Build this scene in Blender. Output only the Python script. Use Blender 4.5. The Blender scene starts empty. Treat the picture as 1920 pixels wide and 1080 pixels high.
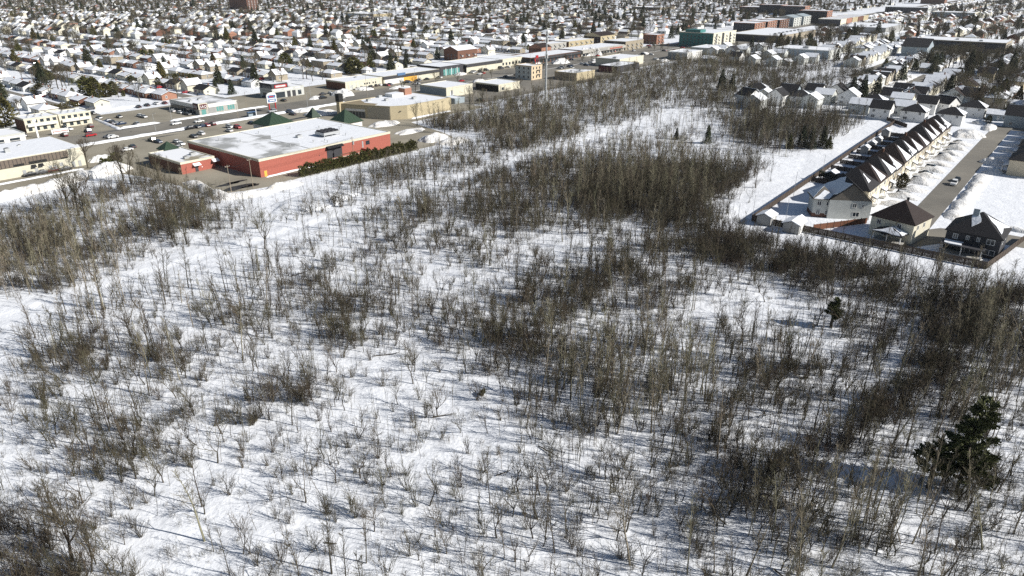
import bpy, math, random
import numpy as np
from mathutils import Vector, Matrix

# ------------------------------------------------------------------ camera, sky, sun, exposure
SC = bpy.context.scene
COL = SC.collection
CAM_H, PITCH, FPX = 68.0, math.radians(24.0), 1331.0      # metres, radians, focal length in pixels of a 1920 px wide frame
cam_d = bpy.data.cameras.new('camera'); cam = bpy.data.objects.new('camera', cam_d); COL.objects.link(cam)
cam.location = (0, 0, CAM_H); cam.rotation_euler = (math.pi / 2 - PITCH, 0, 0)
cam_d.sensor_width = 36.0; cam_d.lens = FPX * 36.0 / 1920.0; cam_d.clip_start = 0.5; cam_d.clip_end = 20000.0
SC.camera = cam

SUN_EL, SUN_AZ = math.radians(31.0), math.radians(106.0)   # azimuth clockwise from +Y
world = bpy.data.worlds.new('World'); SC.world = world; world.use_nodes = True
wn = world.node_tree; bg = wn.nodes['Background']
sky = wn.nodes.new('ShaderNodeTexSky'); sky.sky_type = 'NISHITA'; sky.sun_disc = False
sky.sun_elevation = SUN_EL; sky.sun_rotation = SUN_AZ; sky.altitude = 60; sky.air_density = 1.0; sky.dust_density = 0.6; sky.ozone_density = 1.0
wn.links.new(sky.outputs[0], bg.inputs[0]); bg.inputs[1].default_value = 0.057
sun_d = bpy.data.lights.new('sun', 'SUN'); sun_d.energy = 5.0; sun_d.angle = math.radians(0.5); sun_d.color = (1.0, 0.965, 0.91)
sun = bpy.data.objects.new('sun', sun_d); COL.objects.link(sun)
sd = Vector((math.sin(SUN_AZ) * math.cos(SUN_EL), math.cos(SUN_AZ) * math.cos(SUN_EL), math.sin(SUN_EL)))
sun.rotation_euler = sd.to_track_quat('Z', 'Y').to_euler(); sun.location = sd * 300
SC.view_settings.view_transform = 'Standard'; SC.view_settings.look = 'None'
SC.view_settings.gamma = 1.0; SC.view_settings.use_curve_mapping = False; SC.view_settings.exposure = 0.3
SC.render.engine = 'CYCLES'
cy = SC.cycles
cy.max_bounces = 4; cy.diffuse_bounces = 3; cy.glossy_bounces = 2; cy.transmission_bounces = 2; cy.volume_bounces = 0
cy.transparent_max_bounces = 4; cy.caustics_reflective = False; cy.caustics_refractive = False; cy.use_denoising = False
SC.render.film_transparent = False

# ------------------------------------------------------------------ frames of reference
TH = math.radians(39.0); SA, CA = math.sin(TH), math.cos(TH)
GRID_RZ = math.radians(51.0)                                # street grid: local X = along the boulevard, local Y = away from the field
def ground_at(px, py, z=0.0):
    u, v = (px - 960) / FPX, (540 - py) / FPX
    dy = math.cos(PITCH) + v * math.sin(PITCH); dz = -math.sin(PITCH) + v * math.cos(PITCH)
    k = (z - CAM_H) / dz
    return u * k, dy * k
def to_px(x, y, z=0.0):
    dz = z - CAM_H
    Z = y * math.cos(PITCH) - dz * math.sin(PITCH)
    if Z < 1: return -9999.0, 9999.0
    return 960 + FPX * x / Z, 540 - FPX * (y * math.sin(PITCH) + dz * math.cos(PITCH)) / Z
def XY(s, t): return s * SA + t * CA, s * CA - t * SA
def STof(x, y): return x * SA + y * CA, x * CA - y * SA
def ST(px, py, z=0.0): return STof(*ground_at(px, py, z))
def in_frame(px, py, m=0): return -m <= px <= 1920 + m and -m <= py <= 1080 + m

# ------------------------------------------------------------------ materials
def new_mat(name):
    m = bpy.data.materials.new(name); m.use_nodes = True
    return m, m.node_tree, m.node_tree.nodes['Principled BSDF']
MATS = {}
def mat(name, col, rough=0.8, var=0.12, scale=1.5, metal=0.0, spec=0.3, rand=0.0, bump=0.0):
    """one colour with fine noise variation; rand shifts the value from object to object"""
    if name in MATS: return MATS[name]
    m, nt, b = new_mat(name)
    b.inputs['Roughness'].default_value = rough; b.inputs['Metallic'].default_value = metal
    b.inputs['Specular IOR Level'].default_value = spec
    tc = nt.nodes.new('ShaderNodeTexCoord'); ns = nt.nodes.new('ShaderNodeTexNoise')
    ns.inputs['Scale'].default_value = scale; ns.inputs['Detail'].default_value = 5
    nt.links.new(tc.outputs['Object'], ns.inputs['Vector'])
    mr = nt.nodes.new('ShaderNodeMapRange'); mr.inputs[1].default_value = 0.25; mr.inputs[2].default_value = 0.75
    mr.inputs[3].default_value = 1 - var; mr.inputs[4].default_value = 1 + var
    nt.links.new(ns.outputs[0], mr.inputs[0])
    hs = nt.nodes.new('ShaderNodeHueSaturation'); hs.inputs['Color'].default_value = (*col, 1)
    src = mr.outputs[0]
    if rand:
        oi = nt.nodes.new('ShaderNodeObjectInfo'); m2 = nt.nodes.new('ShaderNodeMapRange')
        m2.inputs[3].default_value = 1 - rand; m2.inputs[4].default_value = 1 + rand
        nt.links.new(oi.outputs['Random'], m2.inputs[0])
        mu = nt.nodes.new('ShaderNodeMath'); mu.operation = 'MULTIPLY'
        mh = nt.nodes.new('ShaderNodeMapRange'); mh.inputs[3].default_value = .475; mh.inputs[4].default_value = .53; wn_ = nt.nodes.new('ShaderNodeTexWhiteNoise'); wn_.noise_dimensions = '1D'
        nt.links.new(oi.outputs['Random'], wn_.inputs['W']); nt.links.new(wn_.outputs['Value'], mh.inputs[0]); nt.links.new(mh.outputs[0], hs.inputs['Hue'])
        nt.links.new(src, mu.inputs[0]); nt.links.new(m2.outputs[0], mu.inputs[1]); src = mu.outputs[0]
    nt.links.new(src, hs.inputs['Value']); nt.links.new(hs.outputs[0], b.inputs['Base Color'])
    if bump:
        bp = nt.nodes.new('ShaderNodeBump'); bp.inputs['Strength'].default_value = bump; bp.inputs['Distance'].default_value = 0.1
        nt.links.new(ns.outputs[0], bp.inputs['Height']); nt.links.new(bp.outputs[0], b.inputs['Normal'])
    MATS[name] = m
    return m
def mix_mat(name, c1, c2, scale, lo, hi, rough=0.85, bump=0.0, detail=6):
    """two colours split by a noise threshold: worn, patchy surfaces"""
    if name in MATS: return MATS[name]
    m, nt, b = new_mat(name); b.inputs['Roughness'].default_value = rough; b.inputs['Specular IOR Level'].default_value = 0.25
    tc = nt.nodes.new('ShaderNodeTexCoord'); ns = nt.nodes.new('ShaderNodeTexNoise')
    ns.inputs['Scale'].default_value = scale; ns.inputs['Detail'].default_value = detail; ns.inputs['Roughness'].default_value = 0.6
    nt.links.new(tc.outputs['Object'], ns.inputs['Vector'])
    mr = nt.nodes.new('ShaderNodeMapRange'); mr.inputs[1].default_value = lo; mr.inputs[2].default_value = hi
    nt.links.new(ns.outputs[0], mr.inputs[0])
    mx = nt.nodes.new('ShaderNodeMix'); mx.data_type = 'RGBA'
    mx.inputs[6].default_value = (*c1, 1); mx.inputs[7].default_value = (*c2, 1)
    nt.links.new(mr.outputs[0], mx.inputs[0]); nt.links.new(mx.outputs[2], b.inputs['Base Color'])
    if bump:
        bp = nt.nodes.new('ShaderNodeBump'); bp.inputs['Strength'].default_value = bump; bp.inputs['Distance'].default_value = 0.15
        nt.links.new(ns.outputs[0], bp.inputs['Height']); nt.links.new(bp.outputs[0], b.inputs['Normal'])
    MATS[name] = m
    return m
def snow_mat(name, scales, strength, col=(0.825, 0.842, 0.872), dirt=None):
    if name in MATS: return MATS[name]
    m, nt, b = new_mat(name); b.inputs['Roughness'].default_value = 0.65; b.inputs['Specular IOR Level'].default_value = 0.2
    tc = nt.nodes.new('ShaderNodeTexCoord'); prev = None
    for sc_, dist in scales:
        ns = nt.nodes.new('ShaderNodeTexNoise'); ns.inputs['Scale'].default_value = sc_; ns.inputs['Detail'].default_value = 3
        nt.links.new(tc.outputs['Object'], ns.inputs['Vector'])
        bp = nt.nodes.new('ShaderNodeBump'); bp.inputs['Strength'].default_value = strength; bp.inputs['Distance'].default_value = dist
        nt.links.new(ns.outputs[0], bp.inputs['Height'])
        if prev: nt.links.new(prev.outputs[0], bp.inputs['Normal'])
        prev = bp
    nt.links.new(prev.outputs[0], b.inputs['Normal'])
    n2 = nt.nodes.new('ShaderNodeTexNoise'); n2.inputs['Scale'].default_value = 0.35; n2.inputs['Detail'].default_value = 6
    nt.links.new(tc.outputs['Object'], n2.inputs['Vector'])
    mr = nt.nodes.new('ShaderNodeMapRange'); mr.inputs[1].default_value = 0.5; mr.inputs[2].default_value = 0.8
    nt.links.new(n2.outputs[0], mr.inputs[0])
    mx = nt.nodes.new('ShaderNodeMix'); mx.data_type = 'RGBA'
    mx.inputs[6].default_value = (*col, 1); mx.inputs[7].default_value = (*(dirt or tuple(c * 0.93 for c in col)), 1)
    nt.links.new(mr.outputs[0], mx.inputs[0]); nt.links.new(mx.outputs[2], b.inputs['Base Color'])
    MATS[name] = m
    return m
SNOW = snow_mat('field_snow', [(0.25, 0.5), (1.3, 0.16), (4.0, 0.05)], 0.75)
ROOFSNOW = snow_mat('roof_snow', [(0.5, 0.25), (2.0, 0.06)], 0.5)
PILESNOW = snow_mat('ploughed_snow', [(0.9, 0.5), (2.6, 0.22)], 0.9, col=(0.8, 0.79, 0.77), dirt=(0.52, 0.48, 0.42))
ASPHALT = mix_mat('salted_asphalt', (0.25, 0.225, 0.175), (0.34, 0.31, 0.245), 0.05, 0.35, 0.65)
ROADASPH = mix_mat('road_asphalt', (0.16, 0.15, 0.13), (0.25, 0.23, 0.195), 0.03, 0.35, 0.65)
WETASPH = mat('wet_asphalt', (0.045, 0.043, 0.04), rough=0.4, var=0.3, scale=0.4)
MEMBRANE = mix_mat('patchy_roof_membrane', (0.34, 0.345, 0.34), (0.82, 0.83, 0.85), 0.07, 0.44, 0.56)
GRAVELROOF = mix_mat('gravel_roof', (0.3, 0.27, 0.2), (0.82, 0.83, 0.85), 0.05, 0.4, 0.47)
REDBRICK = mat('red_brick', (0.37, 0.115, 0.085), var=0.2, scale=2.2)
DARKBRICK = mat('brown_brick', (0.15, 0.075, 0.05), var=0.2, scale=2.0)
ORANGEBRICK = mat('orange_brick', (0.33, 0.17, 0.115), var=0.15, scale=2.0)
CREAM = mat('cream_render', (0.62, 0.585, 0.47), var=0.08, scale=0.6)
BEIGE = mat('beige_cladding', (0.45, 0.385, 0.255), var=0.08, scale=0.6)
TAN = mat('tan_brick', (0.33, 0.285, 0.215), var=0.15, scale=2.0)
YELLOWBRICK = mat('yellow_brick', (0.44, 0.37, 0.24), var=0.12, scale=2.0)
GREYPANEL = mat('grey_panel', (0.3, 0.3, 0.29), var=0.08, scale=0.5)
DARKPANEL = mat('charcoal_panel', (0.05, 0.05, 0.055), var=0.15, scale=0.8)
BLUEGREY = mat('blue_grey_siding', (0.3, 0.35, 0.38), var=0.08, scale=0.8)
PALEGREY = mat('pale_grey_siding', (0.52, 0.53, 0.5), var=0.07, scale=0.9)
WHITE = mat('white_siding', (0.72, 0.71, 0.68), var=0.06, scale=0.9)
STONE = mat('cream_stone', (0.55, 0.48, 0.36), var=0.18, scale=2.2)
CONCRETE = mat('concrete', (0.4, 0.385, 0.35), var=0.1)
METAL = mat('galvanised_metal', (0.42, 0.43, 0.43), rough=0.5, var=0.1, metal=0.3)
MANSARD = mat('brown_ribbed_metal', (0.155, 0.125, 0.1), var=0.25, scale=3.0, rough=0.55)
GREENMETAL = mat('green_metal_roof', (0.035, 0.06, 0.038), var=0.15, rough=0.5)
TEAL = mat('teal_cladding', (0.05, 0.19, 0.18), var=0.2, rough=0.4)
GLASS = mat('dark_glass', (0.03, 0.04, 0.05), rough=0.12, var=0.3, spec=0.6)
TEALGLASS = mat('green_glass', (0.12, 0.3, 0.28), rough=0.2, var=0.15, spec=0.6)
SHINGLE = mat('black_shingle', (0.023, 0.022, 0.024), var=0.25, scale=2.5)
BROWNSHINGLE = mat('brown_shingle', (0.03, 0.02, 0.0175), var=0.3, scale=2.5)
GREYSHINGLE = mat('grey_shingle', (0.17, 0.15, 0.125), var=0.2, scale=2.5)
REDSHINGLE = mat('red_brown_shingle', (0.16, 0.075, 0.05), var=0.2, scale=2.5)
WOOD = mat('fence_wood', (0.07, 0.052, 0.04), var=0.3, scale=3.0)
REDWOOD = mat('red_stained_wood', (0.17, 0.07, 0.038), var=0.25, scale=3.0)
POLEWOOD = mat('pole_wood', (0.3, 0.25, 0.19), var=0.2)
SIGNRED = mat('sign_red', (0.4, 0.03, 0.035), var=0.05, rough=0.4)
SIGNWHITE = mat('sign_white', (0.8, 0.8, 0.8), var=0.03, rough=0.4)
SIGNBLUE = mat('sign_blue', (0.1, 0.18, 0.32), var=0.2, rough=0.4)
SIGNORANGE = mat('sign_orange', (0.75, 0.42, 0.08), var=0.1, rough=0.5)
SIGNMAROON = mat('sign_maroon', (0.1, 0.016, 0.022), var=0.1, rough=0.4)
BLACK = mat('black_rubber', (0.018, 0.018, 0.018), var=0.2)
TARP = mat('pool_blue', (0.06, 0.17, 0.4), var=0.15)
BARK_TAN = mat('aspen_bark', (0.23, 0.205, 0.145), var=0.3, scale=1.2, rand=0.28, rough=0.9)
BARK_GREY = mat('grey_bark', (0.08, 0.069, 0.052), var=0.3, scale=1.2, rand=0.3, rough=0.9)
TWIG = mat('brown_twig', (0.087, 0.073, 0.047), var=0.25, scale=1.2, rand=0.35, rough=0.9)
TWIG_TAN = mat('aspen_twig', (0.2, 0.175, 0.122), var=0.25, scale=1.2, rand=0.3, rough=0.9)
TWIG_RED = mat('red_brown_twig', (0.06, 0.047, 0.034), var=0.25, scale=1.2, rand=0.35, rough=0.9)
SPRUCE = mat('spruce_needles', (0.042, 0.05, 0.025), var=0.4, scale=0.9, rand=0.3, rough=0.85)
CEDAR = mat('cedar_foliage', (0.085, 0.078, 0.024), var=0.4, scale=0.8, rand=0.2, rough=0.85)
PINE = mat('pine_needles', (0.07, 0.078, 0.028), var=0.4, scale=0.7, rough=0.85)

# ------------------------------------------------------------------ mesh helpers
class MB:
    """collects faces; build() links them as one mesh object"""
    def __init__(self): self.v, self.f, self.m, self.mats = [], [], [], []
    def mi(self, m):
        if m not in self.mats: self.mats.append(m)
        return self.mats.index(m)
    def face(self, pts, m):
        n = len(self.v); self.v += [tuple(p) for p in pts]; self.f.append(tuple(range(n, n + len(pts)))); self.m.append(self.mi(m))
        return self
    def mesh_part(self, v, f, m):
        n = len(self.v); k = self.mi(m); self.v += [tuple(p) for p in v]
        for a in f: self.f.append(tuple(n + i for i in a)); self.m.append(k)
        return self
    def box(self, x0, x1, y0, y1, z0, z1, m, top=None):
        v = [(x0, y0, z0), (x1, y0, z0), (x1, y1, z0), (x0, y1, z0), (x0, y0, z1), (x1, y0, z1), (x1, y1, z1), (x0, y1, z1)]
        f = [(0, 3, 2, 1), (4, 5, 6, 7), (0, 1, 5, 4), (1, 2, 6, 5), (2, 3, 7, 6), (3, 0, 4, 7)]
        self.mesh_part(v, f, m)
        if top is not None: self.m[-5] = self.mi(top)
        return self
    def prism(self, poly, z0, z1, m, top=None):
        n = len(poly)
        v = [(x, y, z0) for x, y in poly] + [(x, y, z1) for x, y in poly]
        f = [tuple(range(n))[::-1]] + [(i, (i + 1) % n, n + (i + 1) % n, n + i) for i in range(n)]
        self.mesh_part(v, f, m); self.mesh_part(v[n:], [tuple(range(n))], top or m)
        return self
    def cyl(self, x, y, z0, z1, r, m, n=8, r1=None):
        r1 = r if r1 is None else r1
        v = [(x + r * math.cos(2 * math.pi * i / n), y + r * math.sin(2 * math.pi * i / n), z0) for i in range(n)]
        v += [(x + r1 * math.cos(2 * math.pi * i / n), y + r1 * math.sin(2 * math.pi * i / n), z1) for i in range(n)]
        f = [(i, (i + 1) % n, n + (i + 1) % n, n + i) for i in range(n)] + [tuple(range(n, 2 * n)), tuple(range(n))[::-1]]
        return self.mesh_part(v, f, m)
    def bar(self, a, b, r, m, n=5):
        a, b = Vector(a), Vector(b); d = (b - a).normalized()
        u = d.cross(Vector((0, 0, 1)) if abs(d.z) < .9 else Vector((1, 0, 0))).normalized(); w = d.cross(u)
        v = [tuple(p + (u * math.cos(2 * math.pi * i / n) + w * math.sin(2 * math.pi * i / n)) * r) for p in (a, b) for i in range(n)]
        f = [(i, (i + 1) % n, n + (i + 1) % n, n + i) for i in range(n)] + [tuple(range(n))[::-1], tuple(range(n, 2 * n))]
        return self.mesh_part(v, f, m)
    def data(self, name='mesh'):
        me = bpy.data.meshes.new(name); me.from_pydata(self.v, [], self.f)
        for m in self.mats: me.materials.append(m)
        me.polygons.foreach_set('material_index', self.m); me.update()
        return me
def add(name, me, parent=None, loc=(0, 0, 0), rz=0.0, scale=None):
    o = bpy.data.objects.new(name, me); COL.objects.link(o); o.location = loc
    if rz: o.rotation_euler = (0, 0, rz)
    if scale is not None: o.scale = scale if hasattr(scale, '__len__') else (scale,) * 3
    if parent is not None: o.parent = parent
    return o
def tag(o, label=None, cat=None, group=None, kind=None):
    if label: o['label'] = label
    if cat: o['category'] = cat
    if group: o['group'] = group
    if kind: o['kind'] = kind
    return o
def thing(name, label, cat, loc, rz=0.0, group=None, scale=None):
    return tag(add(name, None, None, loc, rz, scale), label, cat, group)
ORD = ['first', 'second', 'third', 'fourth', 'fifth', 'sixth', 'seventh', 'eighth', 'ninth', 'tenth', 'eleventh', 'twelfth', 'thirteenth', 'fourteenth',
       'fifteenth', 'sixteenth', 'seventeenth', 'eighteenth', 'nineteenth', 'twentieth']
for tens, th in (('twenty', 'thirtieth'), ('thirty', 'fortieth'), ('forty', 'fiftieth'), ('fifty', 'sixtieth'), ('sixty', 'seventieth'), ('seventy', 'eightieth'), ('eighty', 'ninetieth'), ('ninety', 'hundredth')):
    ORD += [tens + '-' + w for w in ORD[:9]] + [th]
TEN = ['zero', 'one', 'two', 'three', 'four', 'five', 'six', 'seven', 'eight', 'nine']
TWENTY = TEN + ['ten', 'eleven', 'twelve', 'thirteen', 'fourteen', 'fifteen', 'sixteen', 'seventeen', 'eighteen', 'nineteen']
def name_by_place(items, fine=False):
    """items: (object, look words, px, py): label each by its look and its rank within a tenth-by-tenth cell of the picture"""
    cells = {}
    for o, look, px, py in items:
        c = (look, min(19, max(0, int((1080 - py) / 54))) if fine else min(9, max(0, int((1080 - py) / 108))), min(9, max(0, int(px / 192))))
        cells.setdefault(c, []).append((px, o))
    for (look, r, c), lst in cells.items():
        lst.sort(key=lambda q: q[0])
        row = 'along bottom edge' if r == 0 else (TWENTY[r] + ' twentieths up' if fine else TEN[r] + ' tenths up')
        colm = 'at left edge' if c == 0 else ('at right edge' if c == 9 else TEN[c] + ' tenths across')
        for k, (px, o) in enumerate(lst):
            rank = (ORD[min(k, len(ORD) - 1)] + ' from left, ') if len(lst) > 1 else ''
            o['label'] = f'{look}, {rank}{row}, {colm}'

# ------------------------------------------------------------------ terrain
rng = np.random.default_rng(7)
def vnoise(x, y, cell, seed):
    """smooth value noise, vectorised"""
    x = np.asarray(x, float) / cell; y = np.asarray(y, float) / cell
    xi, yi = np.floor(x).astype(np.int64), np.floor(y).astype(np.int64); fx, fy = x - xi, y - yi
    fx, fy = fx * fx * (3 - 2 * fx), fy * fy * (3 - 2 * fy)
    def h(a, b):
        n = (a * 374761393 + b * 668265263 + seed * 1442695041) & 0xffffffff
        n = ((n ^ (n >> 13)) * 1274126177) & 0xffffffff
        return ((n ^ (n >> 16)) & 0xffff) / 65535.0
    return (h(xi, yi) * (1 - fx) + h(xi + 1, yi) * fx) * (1 - fy) + (h(xi, yi + 1) * (1 - fx) + h(xi + 1, yi + 1) * fx) * fy
def sstep(a, b, x): k = np.clip((x - a) / (b - a), 0, 1); return k * k * (3 - 2 * k)
def height(x, y):
    s, t = x * SA + y * CA, x * CA - y * SA
    m = sstep(-206, -198, t) * (1 - sstep(-84, -76, t) * sstep(186, 194, s)) * (1 - sstep(380, 430, s))
    m = np.maximum(m, sstep(-264, -256, t) * (1 - sstep(88, 96, s)))
    m = m * (1 - sstep(-40, 0, t) * sstep(190, 200, s))
    z = 0.7 * (vnoise(x, y, 23, 1) - .5) + 0.2 * (vnoise(x, y, 6.5, 2) - .5) + 0.17 * (vnoise(x, y, 2.4, 3) - .5)
    z = z - 0.14 * np.exp(-((t + 171) / 1.6) ** 2) + 0.1 * np.exp(-((t + 174.5) / 1.3) ** 2) + .09 * np.exp(-((t + 167.5) / 1.3) ** 2)
    return m * z
def grid_axis(lo, hi, step, far_lo, far_hi):
    mid = list(np.arange(lo, hi + step / 2, step)); out = []; d = step; p = lo
    while p > far_lo: d *= 1.35; p = max(p - d, far_lo); out.append(p)
    out = out[::-1] + mid; d = step; p = mid[-1]
    while p < far_hi: d *= 1.35; p = min(p + d, far_hi); out.append(p)
    return np.array(out)
gx = grid_axis(-165, 150, 1.0, -7000, 7000); gy = grid_axis(48, 330, 1.0, -900, 12000)
XX, YY = np.meshgrid(gx, gy); ZZ = height(XX, YY)
nx, ny = len(gx), len(gy)
vv = np.stack([XX.ravel(), YY.ravel(), ZZ.ravel()], 1)
ii = (np.arange(ny - 1)[:, None] * nx + np.arange(nx - 1)[None, :]).ravel()
ff = np.stack([ii, ii + 1, ii + 1 + nx, ii + nx], 1)
def np_mesh(name, v, f, mats, mi=None, smooth=False):
    me = bpy.data.meshes.new(name); k = f.shape[1]
    me.vertices.add(len(v)); me.vertices.foreach_set('co', np.asarray(v, np.float32).ravel())
    me.loops.add(f.size); me.loops.foreach_set('vertex_index', f.ravel().astype(np.int32))
    me.polygons.add(len(f)); me.polygons.foreach_set('loop_start', (np.arange(len(f)) * k).astype(np.int32))
    if mi is not None: me.polygons.foreach_set('material_index', np.asarray(mi, np.int32))
    if smooth: me.polygons.foreach_set('use_smooth', np.ones(len(f), bool))
    for m in mats: me.materials.append(m)
    me.update(calc_edges=True); me.validate()
    return me
tag(add('ground', np_mesh('ground', vv, ff, [SNOW], smooth=True)), kind='structure')

# ------------------------------------------------------------------ paved ground (street-grid rectangles and outlines)
ASPHALT_POLYS = []
def pave(name, poly_st, z, m, keep=True):
    pts = [XY(s, t) for s, t in poly_st]
    o = add(name, MB().prism(pts, z - 0.25, z, m).data(name)); tag(o, kind='structure')
    if keep: ASPHALT_POLYS.append(np.array(poly_st))
    return o
def in_poly(poly, s, t):
    s, t = np.asarray(s, float), np.asarray(t, float); c = np.zeros(s.shape, bool); n = len(poly)
    for i in range(n):
        (x0, y0), (x1, y1) = poly[i], poly[(i + 1) % n]
        if y0 == y1: continue
        c ^= ((y0 > t) != (y1 > t)) & (s < (x1 - x0) * (t - y0) / (y1 - y0) + x0)
    return c
def rect(s0, s1, t0, t1): return [(s0, t0), (s1, t0), (s1, t1), (s0, t1)]
pave('parking_lot', [(-40, -334), (-40, -274), (70, -274), (92, -285), (104, -288), (112, -262), (114, -240), (112, -228), (117, -221.5), (124, -218), (134, -215.5), (148, -217.5),
                     (200, -217), (222, -216), (232, -222), (236, -232), (244, -262), (262, -262), (300, -262), (300, -334)], 0.06, ASPHALT)
pave('boulevard', rect(-150, 2600, -358, -335), 0.064, ROADASPH)
pave('shop_forecourt', rect(60, 470, -402, -358), 0.06, ASPHALT)
pave('shop_forecourt', rect(470, 700, -366, -358), 0.06, ASPHALT)
pave('parking_lot', rect(300, 470, -334, -272), 0.06, ROADASPH)
pave('parking_lot', rect(470, 690, -334, -285), 0.056, ROADASPH)
pave('parking_lot', rect(700, 1000, -334, -300), 0.056, ROADASPH)
pave('side_street', [(214, -37), (230, -26.5), (236, -14), (236, 12), (226, 12), (226, -12), (222, -20), (206, -30)], 0.060, ROADASPH, False)
pave('side_street', rect(222, 408, -36.2, -28.6), 0.064, ROADASPH)
pave('side_street', rect(408, 416, -37, 60), 0.062, ROADASPH)
pave('side_street', rect(444, 602, -104, -95), 0.06, ROADASPH)
pave('side_street', rect(560, 1500, -145, -136), 0.058, ROADASPH)
pave('school_yard', rect(768, 800, -150, -70), 0.058, ROADASPH)
for k in range(-2, 26):                       # cross streets of the old suburb
    pave('side_street', rect(215 + 62 * k - 3.6, 215 + 62 * k + 3.6, -2400, -402), 0.05, ROADASPH, False)
for k in range(0, 12):
    pave('side_street', rect(470 if k else 600, 1900, -12 + 62 * k - 3.6, -12 + 62 * k + 3.6), 0.05, ROADASPH, False)
# damp patches where melt water has run over the yard
for px, py, l, w in ((447, 352, 9, 3), (430, 345, 6, 2), (470, 349, 5, 1.6), (285, 250, 16, 1.2), (330, 247, 14, 1.2), (300, 257, 12, 1.0), (250, 240, 20, 1.0), (640, 212, 18, 2.5), (560, 222, 14, 2), (445, 341, 5, 1.5)):
    s0, t0 = ST(px, py); r_ = random.Random(px)
    poly = [(s0 + l * (.6 + .4 * r_.random()) * math.cos(a), t0 + w * (.5 + .5 * r_.random()) * math.sin(a)) for a in [i * 2 * math.pi / 13 for i in range(13)]]
    pave('wet_patch', poly, 0.068, WETASPH, False)

# ------------------------------------------------------------------ snow banks and piles
def mound(name, label, s, t, rs, rt, h, seed, group=None, rough=0.28, m=PILESNOW, cat='snow pile', base=0.0, yaw=0.0, n=22):
    xs = np.linspace(-1, 1, n); X, Y = np.meshgrid(xs, xs); R = np.sqrt(X ** 2 + Y ** 2)
    K = np.maximum(np.abs(X), np.abs(Y)) / np.maximum(R, 1e-6); X, Y = X * K, Y * K; R = np.sqrt(X ** 2 + Y ** 2)
    wob = 1 + 0.22 * (vnoise(X * 2 + seed, Y * 2, .8, seed) - .5) * 2
    Z = h * np.clip(1 - R ** 2, 0, 1) ** 0.8
    Z = Z * (1 + rough * 2 * (vnoise(X * rs + 31 * seed, Y * rt, max(1.0, rs * .25), seed + 3) - .5)) + rough * (vnoise(X * rs + seed, Y * rt, .9, seed + 5) - .5) * min(1.2, h) * (R < .97)
    Z = np.where(R > 0.985, -0.2, np.maximum(Z, -0.2))
    v = np.stack([(X * rs * wob).ravel(), (Y * rt * wob).ravel(), Z.ravel()], 1)
    i = (np.arange(n - 1)[:, None] * n + np.arange(n - 1)[None, :]).ravel()
    o = add(name, np_mesh(name, v, np.stack([i, i + 1, i + 1 + n, i + n], 1), [m], smooth=True), None, (*XY(s, t), base), GRID_RZ + yaw)
    return tag(o, label, cat, group)
def ridge(name, label, pts, w, h, seed, group=None, rough=0.45, m=PILESNOW, cat='snow bank', step=1.3):
    P = [np.array(XY(*p)) for p in pts]; L = [np.linalg.norm(b - a) for a, b in zip(P, P[1:])]; n = max(4, int(sum(L) / step)); prof = np.linspace(-1, 1, 9)
    V = []
    for k in range(n + 1):
        d = sum(L) * k / n; j = 0
        while j < len(L) - 1 and d > L[j]: d -= L[j]; j += 1
        q = (P[j + 1] - P[j]) / L[j]; c = P[j] + q * d; nrm = np.array([-q[1], q[0]])
        end = min(1, 2.5 * min(k, n - k) / n * sum(L) / (2 * w) + 0.02)
        for a in prof:
            ww = w / 2 * (1 + .35 * (float(vnoise(k * step, a + 9, 4, seed)) - .5) * 2); p = c + nrm * a * ww
            hz = h * end * (1 - a * a) * (1 + rough * 2 * (float(vnoise(k * step, a * 2, 2.2, seed + 1)) - .5)) + (rough * .5 * (float(vnoise(k * step * 3, a * 3, 1, seed + 2)) - .5) * h if abs(a) < .9 else 0)
            V.append((p[0], p[1], -0.15 if abs(a) == 1 else hz))
    i = np.array([k * 9 + a for k in range(n) for a in range(8)]); f = np.stack([i, i + 1, i + 10, i + 9], 1)
    return tag(add(name, np_mesh(name, np.array(V), f, [m], smooth=True)), label, cat, group)

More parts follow.
